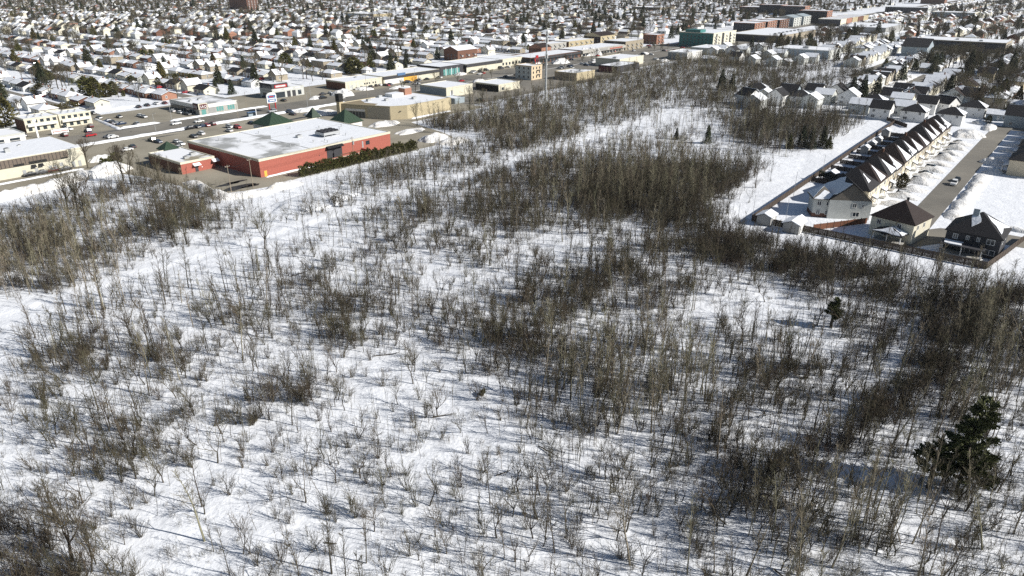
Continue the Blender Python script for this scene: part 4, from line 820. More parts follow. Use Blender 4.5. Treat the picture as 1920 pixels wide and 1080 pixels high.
me.polygons.foreach_set('material_index', Mi); me.update()
tag(add('distant_suburb', me), 'far suburb of small snow-roofed houses reaching to the top edge', 'houses', kind='stuff')

# ------------------------------------------------------------------ trees: templates
class TT:
    def __init__(self, seed): self.r = random.Random(seed); self.v, self.f = {}, {}; self.v['t'], self.f['t'], self.v['c'], self.f['c'] = [], [], [], []
    def tube(self, pts, rad, part, n=3):
        V, F = self.v[part], self.f[part]; b = len(V); k = len(pts); a0 = self.r.random() * 6
        for i, p in enumerate(pts):
            d = (pts[min(i + 1, k - 1)] - pts[max(i - 1, 0)]).normalized()
            u = d.cross(Vector((0, 0, 1)) if abs(d.z) < .95 else Vector((1, 0, 0))).normalized(); w = d.cross(u)
            for j in range(n):
                a = a0 + 2 * math.pi * j / n; V.append(tuple(p + (u * math.cos(a) + w * math.sin(a)) * rad[i]))
        for i in range(k - 1):
            for j in range(n): F.append((b + i * n + j, b + i * n + (j + 1) % n, b + (i + 1) * n + (j + 1) % n, b + (i + 1) * n + j))
    def dirn(self, d, ang, az=None):
        az = self.r.random() * 2 * math.pi if az is None else az
        u = d.cross(Vector((0, 0, 1)) if abs(d.z) < .95 else Vector((1, 0, 0))).normalized(); w = d.cross(u)
        return (d * math.cos(ang) + (u * math.cos(az) + w * math.sin(az)) * math.sin(ang)).normalized()
    def path(self, p, d, L, n, wob, up):
        pts = [p.copy()]; q = p.copy()
        for i in range(n):
            d = (d + Vector((self.r.gauss(0, wob), self.r.gauss(0, wob), self.r.gauss(0, wob) + up))).normalized(); q = q + d * (L / n); pts.append(q.copy())
        return pts, d
    def grow(self, p, d, L, rad, depth, ang, ratio, part, rmin, kids=(2, 3), up=.08, wob=.1, side=1):
        n = 4 if depth > 1 else 2
        pts, e = self.path(p, d, L, n, wob, up); r1 = max(rmin, rad * .6)
        self.tube(pts, [rad + (r1 - rad) * i / n for i in range(n + 1)], part, 4 if rad > .06 else 3)
        if depth <= 0: return
        for k in range(self.r.randint(*kids)):
            self.grow(pts[-1], self.dirn(e, self.r.uniform(*ang)), L * self.r.uniform(*ratio), r1, depth - 1, ang, ratio, 'c', rmin, kids, up, wob, side)
        for k in range(side):
            j = self.r.randint(1, n - 1) if n > 1 else 1
            self.grow(pts[j], self.dirn(e, self.r.uniform(ang[0] * 1.2, ang[1] * 1.5)), L * self.r.uniform(*ratio) * .7, max(rmin, r1 * .6), depth - 1 if depth < 3 else depth - 2, ang, ratio, 'c', rmin, kids, up, wob, side)
    def meshes(self, bark, twig, joined=False):
        if joined:
            m = MB(); m.mesh_part(self.v['t'], self.f['t'], bark)
            if self.f['c']: m.mesh_part(self.v['c'], self.f['c'], twig)
            return m.data('tree')
        t = MB().mesh_part(self.v['t'], self.f['t'], bark).data('trunk'); c = MB().mesh_part(self.v['c'], self.f['c'], twig).data('crown') if self.f['c'] else None
        return t, c
def aspen(seed):
    T = TT(seed); r = T.r; H = 10.0; n = 9
    pts, _ = T.path(Vector((0, 0, -.3)), Vector((r.gauss(0, .04), r.gauss(0, .04), 1)), H, n, .035, .05)
    R0 = r.uniform(.085, .12); rad = [R0 * (1 - .86 * i / n) for i in range(n + 1)]; T.tube(pts, rad, 't', 5)
    for k in range(r.randint(24, 32)):
        f = r.uniform(.32, .98) ** .9; i = min(n - 1, int(f * n)); p = pts[i].lerp(pts[i + 1], f * n - i)
        L = (1.9 * (1 - f) + .55) * r.uniform(.6, 1.15); d = T.dirn(Vector((0, 0, 1)), r.uniform(.5, .95))
        q, e = T.path(p, d, L, 3, .08, .14); T.tube(q, [.026, .021, .017, .013], 'c', 3)
        for j in range(r.randint(3, 5)):
            a = q[r.randint(1, 3)]; w, _ = T.path(a, T.dirn(e, r.uniform(.4, .8)), L * r.uniform(.3, .55), 2, .1, .1); T.tube(w, [.014, .012, .01], 'c', 3)
    return T
def smalltree(seed):
    T = TT(seed); r = T.r
    pts, e = T.path(Vector((0, 0, -.25)), Vector((r.gauss(0, .08), r.gauss(0, .08), 1)), r.uniform(1.2, 2.2), 3, .06, .05); T.tube(pts, [.1, .09, .08, .075], 't', 5)
    for k in range(r.randint(3, 5)):
        T.grow(pts[-1], T.dirn(Vector((0, 0, 1)), r.uniform(.2, .65)), 1.7, .055, 3, (.25, .65), (.6, .85), 't', .012, (2, 2), .1, .1, 1)
    return T
def shrub(seed):
    T = TT(seed); r = T.r
    for k in range(r.randint(7, 11)):
        T.grow(Vector((r.gauss(0, .12), r.gauss(0, .12), -.15)), T.dirn(Vector((0, 0, 1)), abs(r.gauss(.38, .2))), r.uniform(1.0, 1.5), .032, 2, (.2, .6), (.55, .85), 't', .0105, (2, 3), .1, .09, 1)
    return T
def thicket(seed):
    T = TT(seed); r = T.r
    for k in range(r.randint(12, 16)):
        T.grow(Vector((r.gauss(0, .7), r.gauss(0, .7), -.2)), T.dirn(Vector((0, 0, 1)), abs(r.gauss(.35, .25))), r.uniform(1.2, 2.0), .034, 2, (.3, .75), (.55, .85), 't', .012, (2, 3), .05, .13, 2)
    return T
def sapling(seed):
    T = TT(seed); r = T.r
    pts, e = T.path(Vector((0, 0, -.2)), Vector((r.gauss(0, .06), r.gauss(0, .06), 1)), 4.0, 5, .05, .06); T.tube(pts, [.034, .03, .026, .022, .017, .011], 't', 3)
    for k in range(r.randint(5, 12)):
        f = r.uniform(.3, .95); i = min(4, int(f * 5)); p = pts[i].lerp(pts[i + 1], f * 5 - i); q, _ = T.path(p, T.dirn(Vector((0, 0, 1)), r.uniform(.4, .8)), r.uniform(.3, .9), 2, .08, .15); T.tube(q, [.014, .012, .009], 't', 3)
    return T
def bigtree(seed):
    T = TT(seed); r = T.r
    pts, e = T.path(Vector((0, 0, -.3)), Vector((r.gauss(0, .05), r.gauss(0, .05), 1)), r.uniform(3, 4.2), 4, .04, .04); T.tube(pts, [.34, .29, .27, .25, .24], 't', 7)
    for k in range(r.randint(4, 6)):
        T.grow(pts[-1] - Vector((0, 0, r.uniform(0, .8))), T.dirn(Vector((0, 0, 1)), r.uniform(.15, .75)), 3.2, .15, 4, (.25, .6), (.62, .82), 't', .022, (2, 3), .07, .09, 1)
    return T
def leafcloud(shape, n, size, seed, m, droop=0.0, flat=False):
    """shape(u) -> (point, outward): small leaf-sized quads spread through a volume"""
    r = random.Random(seed); mb = MB(); V, F = [], []
    for k in range(n):
        p, o = shape(r); o = o.normalized(); a = r.uniform(.6, 1.4) * size
        o = (o + Vector((r.gauss(0, .45), r.gauss(0, .45), r.gauss(0, .35) - droop))).normalized()
        u = o.cross(Vector((r.gauss(0, 1), r.gauss(0, 1), r.gauss(0, 1)))).normalized(); b = len(V)
        V += [p - u * a * .32, p + u * a * .32, p + o * a]; F.append((b, b + 1, b + 2))
    return mb.mesh_part(V, F, m)
def spruce(seed, H=11.0, R=2.6, m=SPRUCE, n=1700):
    r0 = random.Random(seed); whorls = [(f, 1 + r0.gauss(0, .12)) for f in np.linspace(.08, .99, 20)]
    def sh(r):
        f, g = r.choice(whorls) if r.random() < .85 else (r.random(), 1); f = min(.99, f + r.random() ** 2 * .02)
        if r.random() < f * .55: f = r.random() * .6 + .05
        az = r.choice([i * .55 + f * 20 for i in range(12)]) + r.gauss(0, .12); q = r.random() ** .55; rr = R * (1 - f) ** .85 * g * (1 + .25 * math.sin(az * 3 + seed)) * q + .05
        o = Vector((math.cos(az), math.sin(az), -.15 - .25 * q)); return Vector((rr * math.cos(az), rr * math.sin(az), H * f - rr * .22 + .3)), o
    c = leafcloud(sh, n, .62, seed, m, .15).data('crown'); t = MB().cyl(0, 0, -.3, H * .9, .2, BARK_GREY, 6, .04).data('trunk')
    return t, c
def cedar(seed, H=5.0, R=1.2, n=700, m=CEDAR):
    def sh(r):
        f = r.random(); az = r.random() * 2 * math.pi; rr = R * (math.sin(math.pi * min(1, .12 + f * .9)) ** .6) * (r.random() ** .35) * (1 + .2 * math.sin(az * 3 + f * 6 + seed)); o = Vector((math.cos(az), math.sin(az), .9))
        return Vector((rr * math.cos(az), rr * math.sin(az), H * f * .97)), o
    return MB().cyl(0, 0, -.2, H * .7, .12, BARK_GREY, 5, .05).data('trunk'), leafcloud(sh, n, .5, seed, m).data('crown')
def join2(t, c):
    """one mesh from trunk and crown, for the uncounted mass"""
    mb = MB()
    for me in (t, c):
        if me is None: continue
        b = len(mb.v); mb.v += [tuple(v.co) for v in me.vertices]
        for p in me.polygons: mb.f.append(tuple(b + i for i in p.vertices)); mb.m.append(mb.mi(me.materials[p.material_index]))
    return mb.data('tree')
KT = {}
def kit(kind, fn, seeds, bark, twig):
    KT[kind] = []
    for sd_ in seeds:
        T = fn(sd_); KT[kind].append((*T.meshes(bark, twig), T.meshes(bark, twig, True)))
kit('aspen', aspen, range(1, 6), BARK_TAN, TWIG_TAN); kit('greyaspen', aspen, range(11, 14), BARK_GREY, TWIG)
kit('small', smalltree, range(21, 26), BARK_GREY, TWIG); kit('shrub', shrub, range(31, 37), TWIG, TWIG)
kit('thicket', thicket, range(41, 45), TWIG_RED, TWIG_RED); kit('sapling', sapling, range(51, 56), TWIG, TWIG); kit('big', bigtree, range(61, 66), BARK_GREY, TWIG)
def weed(seed):
    T = TT(seed); r = T.r
    for k in range(r.randint(9, 14)):
        q, _ = T.path(Vector((r.gauss(0, .35), r.gauss(0, .35), -.1)), T.dirn(Vector((0, 0, 1)), abs(r.gauss(.2, .2))), r.uniform(.5, 1.3), 2, .1, .05); T.tube(q, [.013, .011, .007], 't', 3)
        for j in range(2): w, _ = T.path(q[1], T.dirn(Vector((0, 0, 1)), r.uniform(.4, .9)), r.uniform(.2, .5), 1, .1, .05); T.tube(w, [.009, .006], 't', 3)
    return T
kit('weed', weed, range(91, 95), TWIG, TWIG)
KT['spruce'] = [(*q, join2(*q)) for q in (spruce(71), spruce(72, 12, 2.9), spruce(73, 9, 2.6, CEDAR))]
KT['cedar'] = [(*q, join2(*q)) for q in (cedar(81), cedar(82, 4, 1.6), cedar(83, 6, 1.4))]
HGT = {'aspen': 10.0, 'greyaspen': 10.0, 'small': 5.5, 'shrub': 2.8, 'thicket': 3.6, 'sapling': 4.0, 'big': 13.0, 'spruce': 11, 'cedar': 5}

def scatter(name, label, cat, recs, kind='stuff'):
    """one uncounted mass: instances of the templates at points, through geometry nodes"""
    if not recs: return
    coll = bpy.data.collections.new(name + '_kit'); order = {}
    for i, me in enumerate(sorted({r[0] for r in recs}, key=lambda m: m.name)):
        o = bpy.data.objects.new(f'kit_{i:03d}', me); coll.objects.link(o); order[me.name] = i
    n = len(recs); me = bpy.data.meshes.new(name); me.vertices.add(n)
    me.vertices.foreach_set('co', np.array([r[1] for r in recs], np.float32).ravel())
    a = me.attributes.new('tilt', 'FLOAT_VECTOR', 'POINT'); a.data.foreach_set('vector', np.array([r[2] for r in recs], np.float32).ravel())
    a = me.attributes.new('size', 'FLOAT_VECTOR', 'POINT'); a.data.foreach_set('vector', np.array([r[3] for r in recs], np.float32).ravel())
    a = me.attributes.new('pick', 'INT', 'POINT'); a.data.foreach_set('value', np.array([order[r[0].name] for r in recs], np.int32))
    o = add(name, me); tag(o, label, cat, kind=kind)
    ng = bpy.data.node_groups.new(name, 'GeometryNodeTree')
    ng.interface.new_socket('Geometry', in_out='INPUT', socket_type='NodeSocketGeometry'); ng.interface.new_socket('Geometry', in_out='OUTPUT', socket_type='NodeSocketGeometry')
    N = ng.nodes; gi = N.new('NodeGroupInput'); go = N.new('NodeGroupOutput'); ip = N.new('GeometryNodeInstanceOnPoints'); ci = N.new('GeometryNodeCollectionInfo')
    ci.inputs[0].default_value = coll; ci.inputs[1].default_value = True; ci.inputs[2].default_value = True
    def attr(nm, ty): q = N.new('GeometryNodeInputNamedAttribute'); q.data_type = ty; q.inputs[0].default_value = nm; return q.outputs[0]
    er = N.new('FunctionNodeEulerToRotation')
    ln = ng.links.new; ln(gi.outputs[0], ip.inputs['Points']); ln(ci.outputs[0], ip.inputs['Instance']); ip.inputs['Pick Instance'].default_value = True
    ln(attr('pick', 'INT'), ip.inputs['Instance Index']); ln(attr('tilt', 'FLOAT_VECTOR'), er.inputs[0]); ln(er.outputs[0], ip.inputs['Rotation']); ln(attr('size', 'FLOAT_VECTOR'), ip.inputs['Scale'])
    ln(ip.outputs[0], go.inputs[0])
    md = o.modifiers.new('scatter', 'NODES'); md.node_group = ng
    return o

# ------------------------------------------------------------------ woodland of the field
def dmap(spec):
    M = np.zeros((23, 32))
    for r, line in enumerate(spec.strip().split('\n')):
        for q in line.split():
            rg, d = q.split(':'); a, b = rg.split('-'); M[r, int(a):int(b) + 1] = np.maximum(M[r, int(a):int(b) + 1], int(d))
    return M
D_TALL = dmap("""14-16:2 17-26:3
13-19:3 20-21:1 23-26:6
13-17:3 18-19:1 21-22:1 23-26:7
4-5:4 13-16:1 17-21:2 22-22:1
3-5:3 11-16:2 17-18:5 19-22:9 23-23:6
1-2:2 5-6:2 11-15:2 16-17:4 18-22:9 23-23:6
1-3:3 4-6:4 10-14:2 15-17:2 18-19:3 20-22:4
0-2:5 3-3:3 4-6:2 8-10:2 11-13:1 16-17:1 19-21:2
0-2:6 3-3:3 6-8:2 12-15:1 18-20:3 26-31:3
0-1:6 2-2:3 5-8:4 9-12:1 16-17:2 18-20:2 26-30:3
2-8:3 9-12:1 14-18:1 19-21:1 26-30:3 30-31:5
1-6:3 7-10:1 14-17:2 18-20:2 26-29:3 30-31:7
1-5:3 6-7:2 11-13:1 15-17:3 18-21:5 22-24:3 27-29:3 30-31:7
2-5:3 6-8:1 14-16:2 17-21:7 22-26:4 27-29:3 30-31:6
3-5:2 9-9:1 15-16:3 17-21:9 22-25:4 26-29:3 30-31:5
0-6:1 16-17:2 18-21:7 22-24:3 25-31:3
3-7:1 16-21:3 22-25:2 26-31:3
2-6:1 12-15:1 16-20:2 21-22:2 24-31:3
0-5:1 12-20:1 22-28:4 29-31:3
1-2:1 5-6:1 12-16:1 17-21:1 23-28:6 29-31:3
1-2:2 6-7:1 8-16:1 17-22:2 23-28:7 29-31:3
0-8:1 9-12:1 13-22:2 22-28:7 29-31:2
0-10:1 11-22:2 23-29:5 30-31:2""")
D_SHRUB = dmap("""14-24:4
13-19:4 22-23:3
3-5:2 13-17:5 18-22:1
3-5:5 12-17:3 18-21:2
0-2:1 3-5:4 11-16:3 17-23:5
0-6:3 10-15:2 16-23:6
0-2:3 3-7:4 9-12:2 12-15:5 16-19:4 20-23:4
0-5:4 6-6:2 9-10:1 11-12:5 13-14:4 15-19:2 20-22:5
0-3:4 4-4:2 7-9:1 10-12:3 13-17:2 18-21:6 22-24:3
0-2:5 5-8:1 9-10:2 11-12:4 13-15:1 16-18:6 19-22:3 23-24:2
3-7:2 8-9:2 10-13:5 14-15:2 15-18:7 19-20:4 21-24:1 25-26:2
2-6:2 7-9:3 10-12:4 13-17:6 18-20:3 21-22:2 23-25:1 26-31:4
1-5:5 6-9:2 10-11:3 12-14:5 15-20:5 21-23:4 24-25:2 26-31:4
1-6:5 7-8:3 9-10:3 11-13:2 14-16:5 17-21:4 22-26:5 27-31:4
0-1:3 2-4:3 5-7:2 8-10:8 11-14:2 15-17:5 18-22:4 23-29:5 30-31:3
0-1:2 2-4:3 5-7:5 8-10:4 11-13:2 14-15:1 16-18:5 19-22:4 23-31:4
0-0:1 1-4:7 5-7:5 8-9:3 10-15:2 16-19:4 20-24:4 25-31:3
0-1:2 2-4:7 5-6:5 7-10:3 11-15:3 16-19:3 20-22:4 23-31:4
0-0:2 1-5:5 6-10:2 11-15:3 16-21:4 22-31:4
0-5:4 6-8:2 9-16:3 17-21:5 22-31:3
0-5:4 6-9:2 10-17:3 18-22:4 23-31:3
0-4:5 5-9:2 10-18:4 19-22:3 23-31:4
0-3:7 4-9:2 10-18:4 19-31:4""")
D_BRUSH = dmap("""18-22:3 23-26:2
14-16:2 23-26:5
23-25:5
4-5:3
16-17:4 18-23:4
15-17:4 18-23:7
5-6:2 13-15:2 20-22:4
0-4:2 11-12:3 20-21:2 22-27:8
0-2:2 18-20:4 22-24:4 25-30:9
0-1:3 16-17:3 18-20:5 25-30:8 31-31:6
11-12:2 16-17:5 25-25:2 26-31:7
14-16:4 26-28:4 27-30:7 31-31:5
2-4:2 13-16:3 25-27:4 27-29:8 30-31:5
2-5:2 15-17:2 26-29:7 30-31:4
8-10:5 22-28:2 26-28:3
4-4:1 8-9:3 16-17:1 22-27:1
2-3:4 24-25:1
2-4:3 22-24:3
3-4:1 21-24:4
21-23:3
0-0:0
0-1:3
0-2:5""")
def lookup(M, px, py):
    gx_ = np.clip(px / 60 - .5, 0, 30.999); gy_ = np.clip((py - 160) / 40 - .5, 0, 21.999)
    xi, yi = gx_.astype(int), gy_.astype(int); fx, fy = gx_ - xi, gy_ - yi
    return (M[yi, xi] * (1 - fx) + M[yi, xi + 1] * fx) * (1 - fy) + (M[yi + 1, xi] * (1 - fx) + M[yi + 1, xi + 1] * fx) * fy
def px_np(x, y):
    Z = y * math.cos(PITCH) + CAM_H * math.sin(PITCH); return 960 + FPX * x / Z, 540 - FPX * (y * math.sin(PITCH) - CAM_H * math.cos(PITCH)) / Z
N = 1050000; rx, ry = rng.uniform(-260, 330, N), rng.uniform(52, 720, N)
px_, py_ = px_np(rx, ry); ss, tt = rx * SA + ry * CA, rx * CA - ry * SA
ok = (py_ > 104) & (px_ > -140) & (px_ < 2060) & (py_ < 1250)
for P in ASPHALT_POLYS: ok &= ~in_poly(P, ss, tt)
ok &= ~((ss > 200) & (tt > -74)) & ~((ss > 189) & (tt > -78) & (tt < -2) & (ss + .12 * tt > 180)) & ~((tt < -256) & (ss < 300)) & ~((tt < -206) & (ss > 136) & (ss < 240)) & ~((ss > 385) & (tt > -150) & (ss < 440)) & ~((ss > 440) & (tt > -128)) & ~((ss > 280) & (tt > -86)) & ~((ss > 395) & (tt > -104)) & (ss < 650) & (tt > -275)
ok &= ~((np.abs(tt + 171) < 5.0) & (ss < 330) & (rng.random(N) < .97)) & ~((np.abs(tt + 80) < 9) & (ss > 205) & (ss < 300) & (rng.random(N) < .95))
rx, ry, px_, py_ = rx[ok], ry[ok], px_[ok], py_[ok]; area = 590 * 668 / N
clump = 0.3 + 2.1 * vnoise(rx, ry, 9, 41) ** 1.5 * (0.35 + 1.3 * vnoise(rx, ry, 3.5, 42))
U = rng.random((4, len(rx)))
def dens(M, top, e):
    d = lookup(M, px_, py_); k = np.clip((d - 3.5) / 3.5, 0, .8)
    return top * (d / 9.0) ** e * (clump * (1 - k) + 1.15 * k)
pt = dens(D_TALL, .34, 1.5); ps = dens(D_SHRUB, .39, 1.25); pb = dens(D_BRUSH, .22, 1.2); pp = .085 * (1 + .7 * lookup(D_SHRUB, px_, py_)) * clump * np.clip(1.35 - py_ / 1500, .6, 1.2)
s_, t_ = rx * SA + ry * CA, rx * CA - ry * SA
belt = np.exp(-((s_ - 173 - .1 * t_ * 0) / 9.0) ** 2) * sstep(-80, -70, t_) * (1 - sstep(2, 10, t_))
row_t = np.interp(s_, [60, 81, 102, 138, 192], [-27, -24.5, -18.5, -10.5, -4.5])      # old hedgerow running down from the fence corner
hedgerow = np.exp(-((t_ - row_t) / 2.2) ** 2) * sstep(62, 80, s_) * (1 - sstep(188, 192, s_))
pb = pb * (1 - .6 * sstep(540, 600, py_) * sstep(1420, 1520, px_)) + .18 * belt * (.4 + clump) + .46 * hedgerow * (.6 + .5 * clump); pt = pt + .05 * hedgerow
open_ = 1 - .22 * sstep(600, 760, py_) * (1 - sstep(900, 1150, px_)) - .15 * sstep(700, 900, py_)
ps, pp, pt = ps * open_, pp * open_, pt * (1 - .25 * sstep(760, 900, py_))
fade = np.clip((py_ - 120) / 120, .45, 1)                    # thin out the far end, where stems overlap in view
recs = {'aspen_tree': [], 'bare_tree': [], 'shrub': [], 'sapling': []}
zz = height(rx, ry)
R2 = random.Random(5)
def rec(kind, x, y, z, h, px, py, thick=1.0):
    k = R2.randrange(len(KT[kind])); s = h / HGT[kind]; a = R2.random() * 2 * math.pi
    ln = .05 if R2.random() < .93 else .3
    return (kind, k, (x, y, z), (R2.gauss(0, ln), R2.gauss(0, ln), a), (s * thick * R2.uniform(.85, 1.2), s * thick * R2.uniform(.85, 1.2), s), px, py)
for i in range(len(rx)):
    x, y, z, px, py = float(rx[i]), float(ry[i]), float(zz[i]), float(px_[i]), float(py_[i]); f = fade[i] * area
    if U[0, i] < pt[i] * f:
        pale = (1020 < px < 1330 and 560 < py < 830) or (px < 240 and 400 < py < 580) or (px > 1780 and py > 520) or (1380 < px < 1760 and py > 840) or (py < 330 and px < 1380) or (980 < px < 1330 and py < 385 and R2.random() < .65)
        h = R2.uniform(7, 12.5) if R2.random() < .6 else R2.uniform(4, 7.5)
        recs['aspen_tree'].append(rec('aspen' if R2.random() < (.9 if pale else .25) else 'greyaspen', x, y, z, h, px, py))
    if U[1, i] < ps[i] * f:
        if R2.random() < .36: recs['bare_tree'].append(rec('small', x, y, z, R2.uniform(3.5, 7), px, py, 1.0))
        else: recs['shrub'].append(rec('shrub', x, y, z, R2.uniform(1.6, 3.8), px, py, 1.0))
    if U[2, i] < pb[i] * f:
        q = R2.random()
        if q < .46: recs['shrub'].append(rec('thicket', x, y, z, R2.uniform(2.4, 4.6), px, py))
        elif q < .7: recs['bare_tree'].append(rec('small', x, y, z, R2.uniform(4, 7), px, py))
        else: recs['aspen_tree'].append(rec('greyaspen', x, y, z, R2.uniform(4.5, 8.5), px, py, 1.15))
    if U[3, i] < pp[i] * f: recs['sapling'].append(rec('sapling', x, y, z, R2.uniform(1.8, 6.0), px, py, .85))
WD = []
wsel = rng.random(len(rx)) < .075 * area * clump * (.5 + .5 * lookup(D_SHRUB, px_, py_)) * np.clip(py_ / 500, .1, 1)
for i in np.nonzero(wsel)[0]:
    sz = R2.uniform(.5, 1.5); WD.append((KT['weed'][R2.randrange(4)][2], (float(rx[i]), float(ry[i]), float(zz[i])), (0, 0, R2.random() * 6.28), (sz, sz, sz * R2.uniform(.7, 1.2))))
LOOK = {'aspen': 'slender pale-stemmed bare aspen', 'greyaspen': 'slender dark-stemmed bare tree', 'small': 'small branching bare tree', 'shrub': 'many-stemmed bare shrub', 'thicket': 'dense red-brown twiggy bush', 'sapling': 'thin bare sapling', 'big': 'large spreading bare tree', 'spruce': 'dark conical spruce', 'cedar': 'rounded olive cedar'}
def plant(name, rr, cat, group, items):
    kind, k, loc, rot, scl, px, py = rr; t, c, _ = KT[kind][k]; h = HGT[kind] * scl[2]
    if kind in ('shrub', 'sapling', 'thicket'):
        o = add(name, KT[kind][k][2], None, loc); o.rotation_euler = rot; o.scale = scl
    else:
        o = add(name, None, None, loc); o.rotation_euler = rot; o.scale = scl; add('trunk', t, o)
        if c: add('crown', c, o)
    tag(o, 'x', cat, group)
    size = 'tall ' if h > {'aspen': 11, 'greyaspen': 11, 'small': 5.6, 'shrub': 3.1, 'thicket': 4.2, 'sapling': 4.5}.get(kind, 99) else ('low ' if h < {'aspen': 8, 'greyaspen': 8, 'small': 4.4, 'shrub': 2.2, 'thicket': 3.2, 'sapling': 2.8}.get(kind, 0) else '')
    items.append((o, size + LOOK[kind], px, py))
MASS = {'aspen_tree': ('aspen_wood', 'mass of slender bare aspens filling the field beyond the nearest ones', 'woodland'), 'bare_tree': ('scrub_wood', 'mass of small branching trees spread through the snowy field', 'woodland'), 'shrub': ('shrubbery', 'brown leafless shrubs and bushes spread through the snowy field', 'shrubs'), 'sapling': ('sapling_growth', 'countless thin saplings standing in the snow of the field', 'saplings')}
for nm, lst in recs.items():
    lst.sort(key=lambda r: math.hypot(r[2][0], r[2][1]))
    inside = [r for r in lst if 4 < r[5] < 1916 and r[6] < 1078]; near = inside[:300 if nm != 'bare_tree' else 280]; ids = {id(r) for r in near}; items = []
    for r in near: plant(nm, r, 'shrub' if nm == 'shrub' else ('sapling' if nm == 'sapling' else 'tree'), {'aspen_tree': 'slender bare trees in the near field', 'bare_tree': 'small bare trees in the near field', 'shrub': 'bare shrubs in the near field', 'sapling': 'thin saplings in the near field'}[nm], items)
    name_by_place(items)
    m = MASS[nm]; scatter(m[0], m[1], m[2], [(KT[r[0]][r[1]][2], r[2], r[3], r[4]) for r in lst if id(r) not in ids])
    print(nm, len(lst), len(near))

scatter('dry_weeds', 'dry brown weeds poking through the snow all over the field', 'weeds', WD); print('weeds', len(WD))
# ------------------------------------------------------------------ single trees that stand out
def place(kind, name, px, py, h, label, cat='tree', group=None, thick=1.0, k=None, seed=0):
    r = random.Random(seed + px * 7 + py); x, y = ground_at(px, py); k = r.randrange(len(KT[kind])) if k is None else k; t, c, _ = KT[kind][k]
    o = tag(add(name, None, None, (x, y, float(height(x, y))), r.random() * 6.28), label, cat, group); s = h / HGT[kind]; o.scale = (s * thick, s * thick, s)
    add('trunk', t, o)
    if c: add('crown', c, o)
    return o
BIGS = [(165, 316, 12, 'wide-crowned bare tree beside the right end of the cream warehouse'), (232, 340, 14, 'tall bare tree in the clump left of the red annex'), (246, 344, 13, 'leaning bare tree in the clump before the parking lot'), (300, 338, 11, 'pale-limbed bare tree in front of the red annex'),
        (128, 398, 16, 'tall leaning bare tree in the upper left thicket'), (148, 404, 14, 'second tall bare tree in the upper left thicket'), (160, 410, 14, 'third tall bare tree in the upper left thicket'), (322, 446, 12, 'bare tree with fan-shaped crown above the snowy track'), (350, 456, 11, 'dark bare tree at lower edge of the upper thicket'),
        (782, 236, 12, 'bare tree standing alone before the beige store'), (880, 208, 13, 'bare tree at right end of the beige store'), (834, 250, 10, 'bare tree by the ploughed snow heap'), (1314, 205, 14, 'bare tree standing in the snowy clearing near top'), (660, 376, 11, 'lone slim bare tree below the cedar hedge'),
        (337, 712, 13, 'tall pale bare tree rising from the left middle scrub'), (497, 467, 11, 'dark many-limbed tree beside the snowy track'), (1148, 500, 11, 'pale tall tree above the central dark bushes'), (384, 1016, 12, 'tall curved bare tree with long shadow at lower left'), (137, 1055, 11, 'thick-stemmed bare tree near lower left corner')]
for px, py, h, lab in BIGS: place('big' if px not in (660, 384, 337, 1148) else 'aspen', 'bare_tree', px, py, h, lab, thick=.85 if px != 384 else 1.3)
for i, (px, py, L, az, lab) in enumerate(((610, 1018, 1.6, 100, 'short dark fallen log in the open snow at lower left'), (545, 520, 5, 60, 'fallen leaning stem in the snow below the track'), (810, 782, 4, 75, 'forked fallen branch in the snow at centre'), (930, 892, 2.4, 70, 'short fallen stem below the central snow'), (1762, 742, 5, 140, 'fallen trunk right of the hedgerow'), (1450, 1068, 7, 150, 'long fallen pole across the snow at bottom'), (1010, 838, 4, 130, 'fallen stem left of the aspen stand'), (700, 668, 5, 80, 'thin fallen stem at left centre'))):
    x, y = ground_at(px, py); T = TT(700 + i); q, e = T.path(Vector((0, 0, .15)), Vector((1, 0, .06)), L, 4, .05, 0); T.tube(q, [.11, .1, .085, .07, .05], 't', 5)
    for j in (1, 2, 3): w, _ = T.path(q[j], T.dirn(e, .7), L * .25, 2, .1, .05); T.tube(w, [.04, .03, .02], 't', 3)
    tag(add('fallen_trunk', T.meshes(BARK_GREY, TWIG)[0], None, (x, y, float(height(x, y))), yaw(az)), lab, 'log')
# white pine at lower right: two leaning masses of layered needle boughs on dark trunks
def pine(name, label, px, py, H, seed, lobes, n):
    x, y = ground_at(px, py); o = thing(name, label, 'tree', (x, y, float(height(x, y))))
    t = MB(); t.bar((0, 0, -.3), (.2, .3, H * .5), .26, BARK_GREY, 7).bar((.2, .3, H * .5), (.5, .6, H * .93), .15, BARK_GREY, 6)
    r = random.Random(seed)
    for (cx, cy, cz, rr, rz_) in lobes: t.bar((.25, .3, max(1.2, cz - rr * .8)), (cx, cy, cz), .08, BARK_GREY, 4)
    add('trunk', t.data('trunk'), o)
    boughs = []
    for (cx, cy, cz, rr, rz_) in lobes:
        for k in range(int(9 * rr)):
            a = r.random() * 6.28; q = r.random() ** .5 * rr; boughs.append((Vector((cx + q * math.cos(a), cy + q * math.sin(a), cz - q * .12 + r.uniform(-rz_, rz_) * .5)), Vector((math.cos(a), math.sin(a), .35)), rr))
    def sh(rn):
        p, d, rr = rn.choice(boughs); k = rn.uniform(-.2, 1.0) * min(1.4, rr * .6); return p + d * k + Vector((rn.gauss(0, .2), rn.gauss(0, .2), rn.gauss(0, .09))), d + Vector((0, 0, .3))
    add('crown', leafcloud(sh, n, .38, seed, PINE).data('crown'), o)
    return o
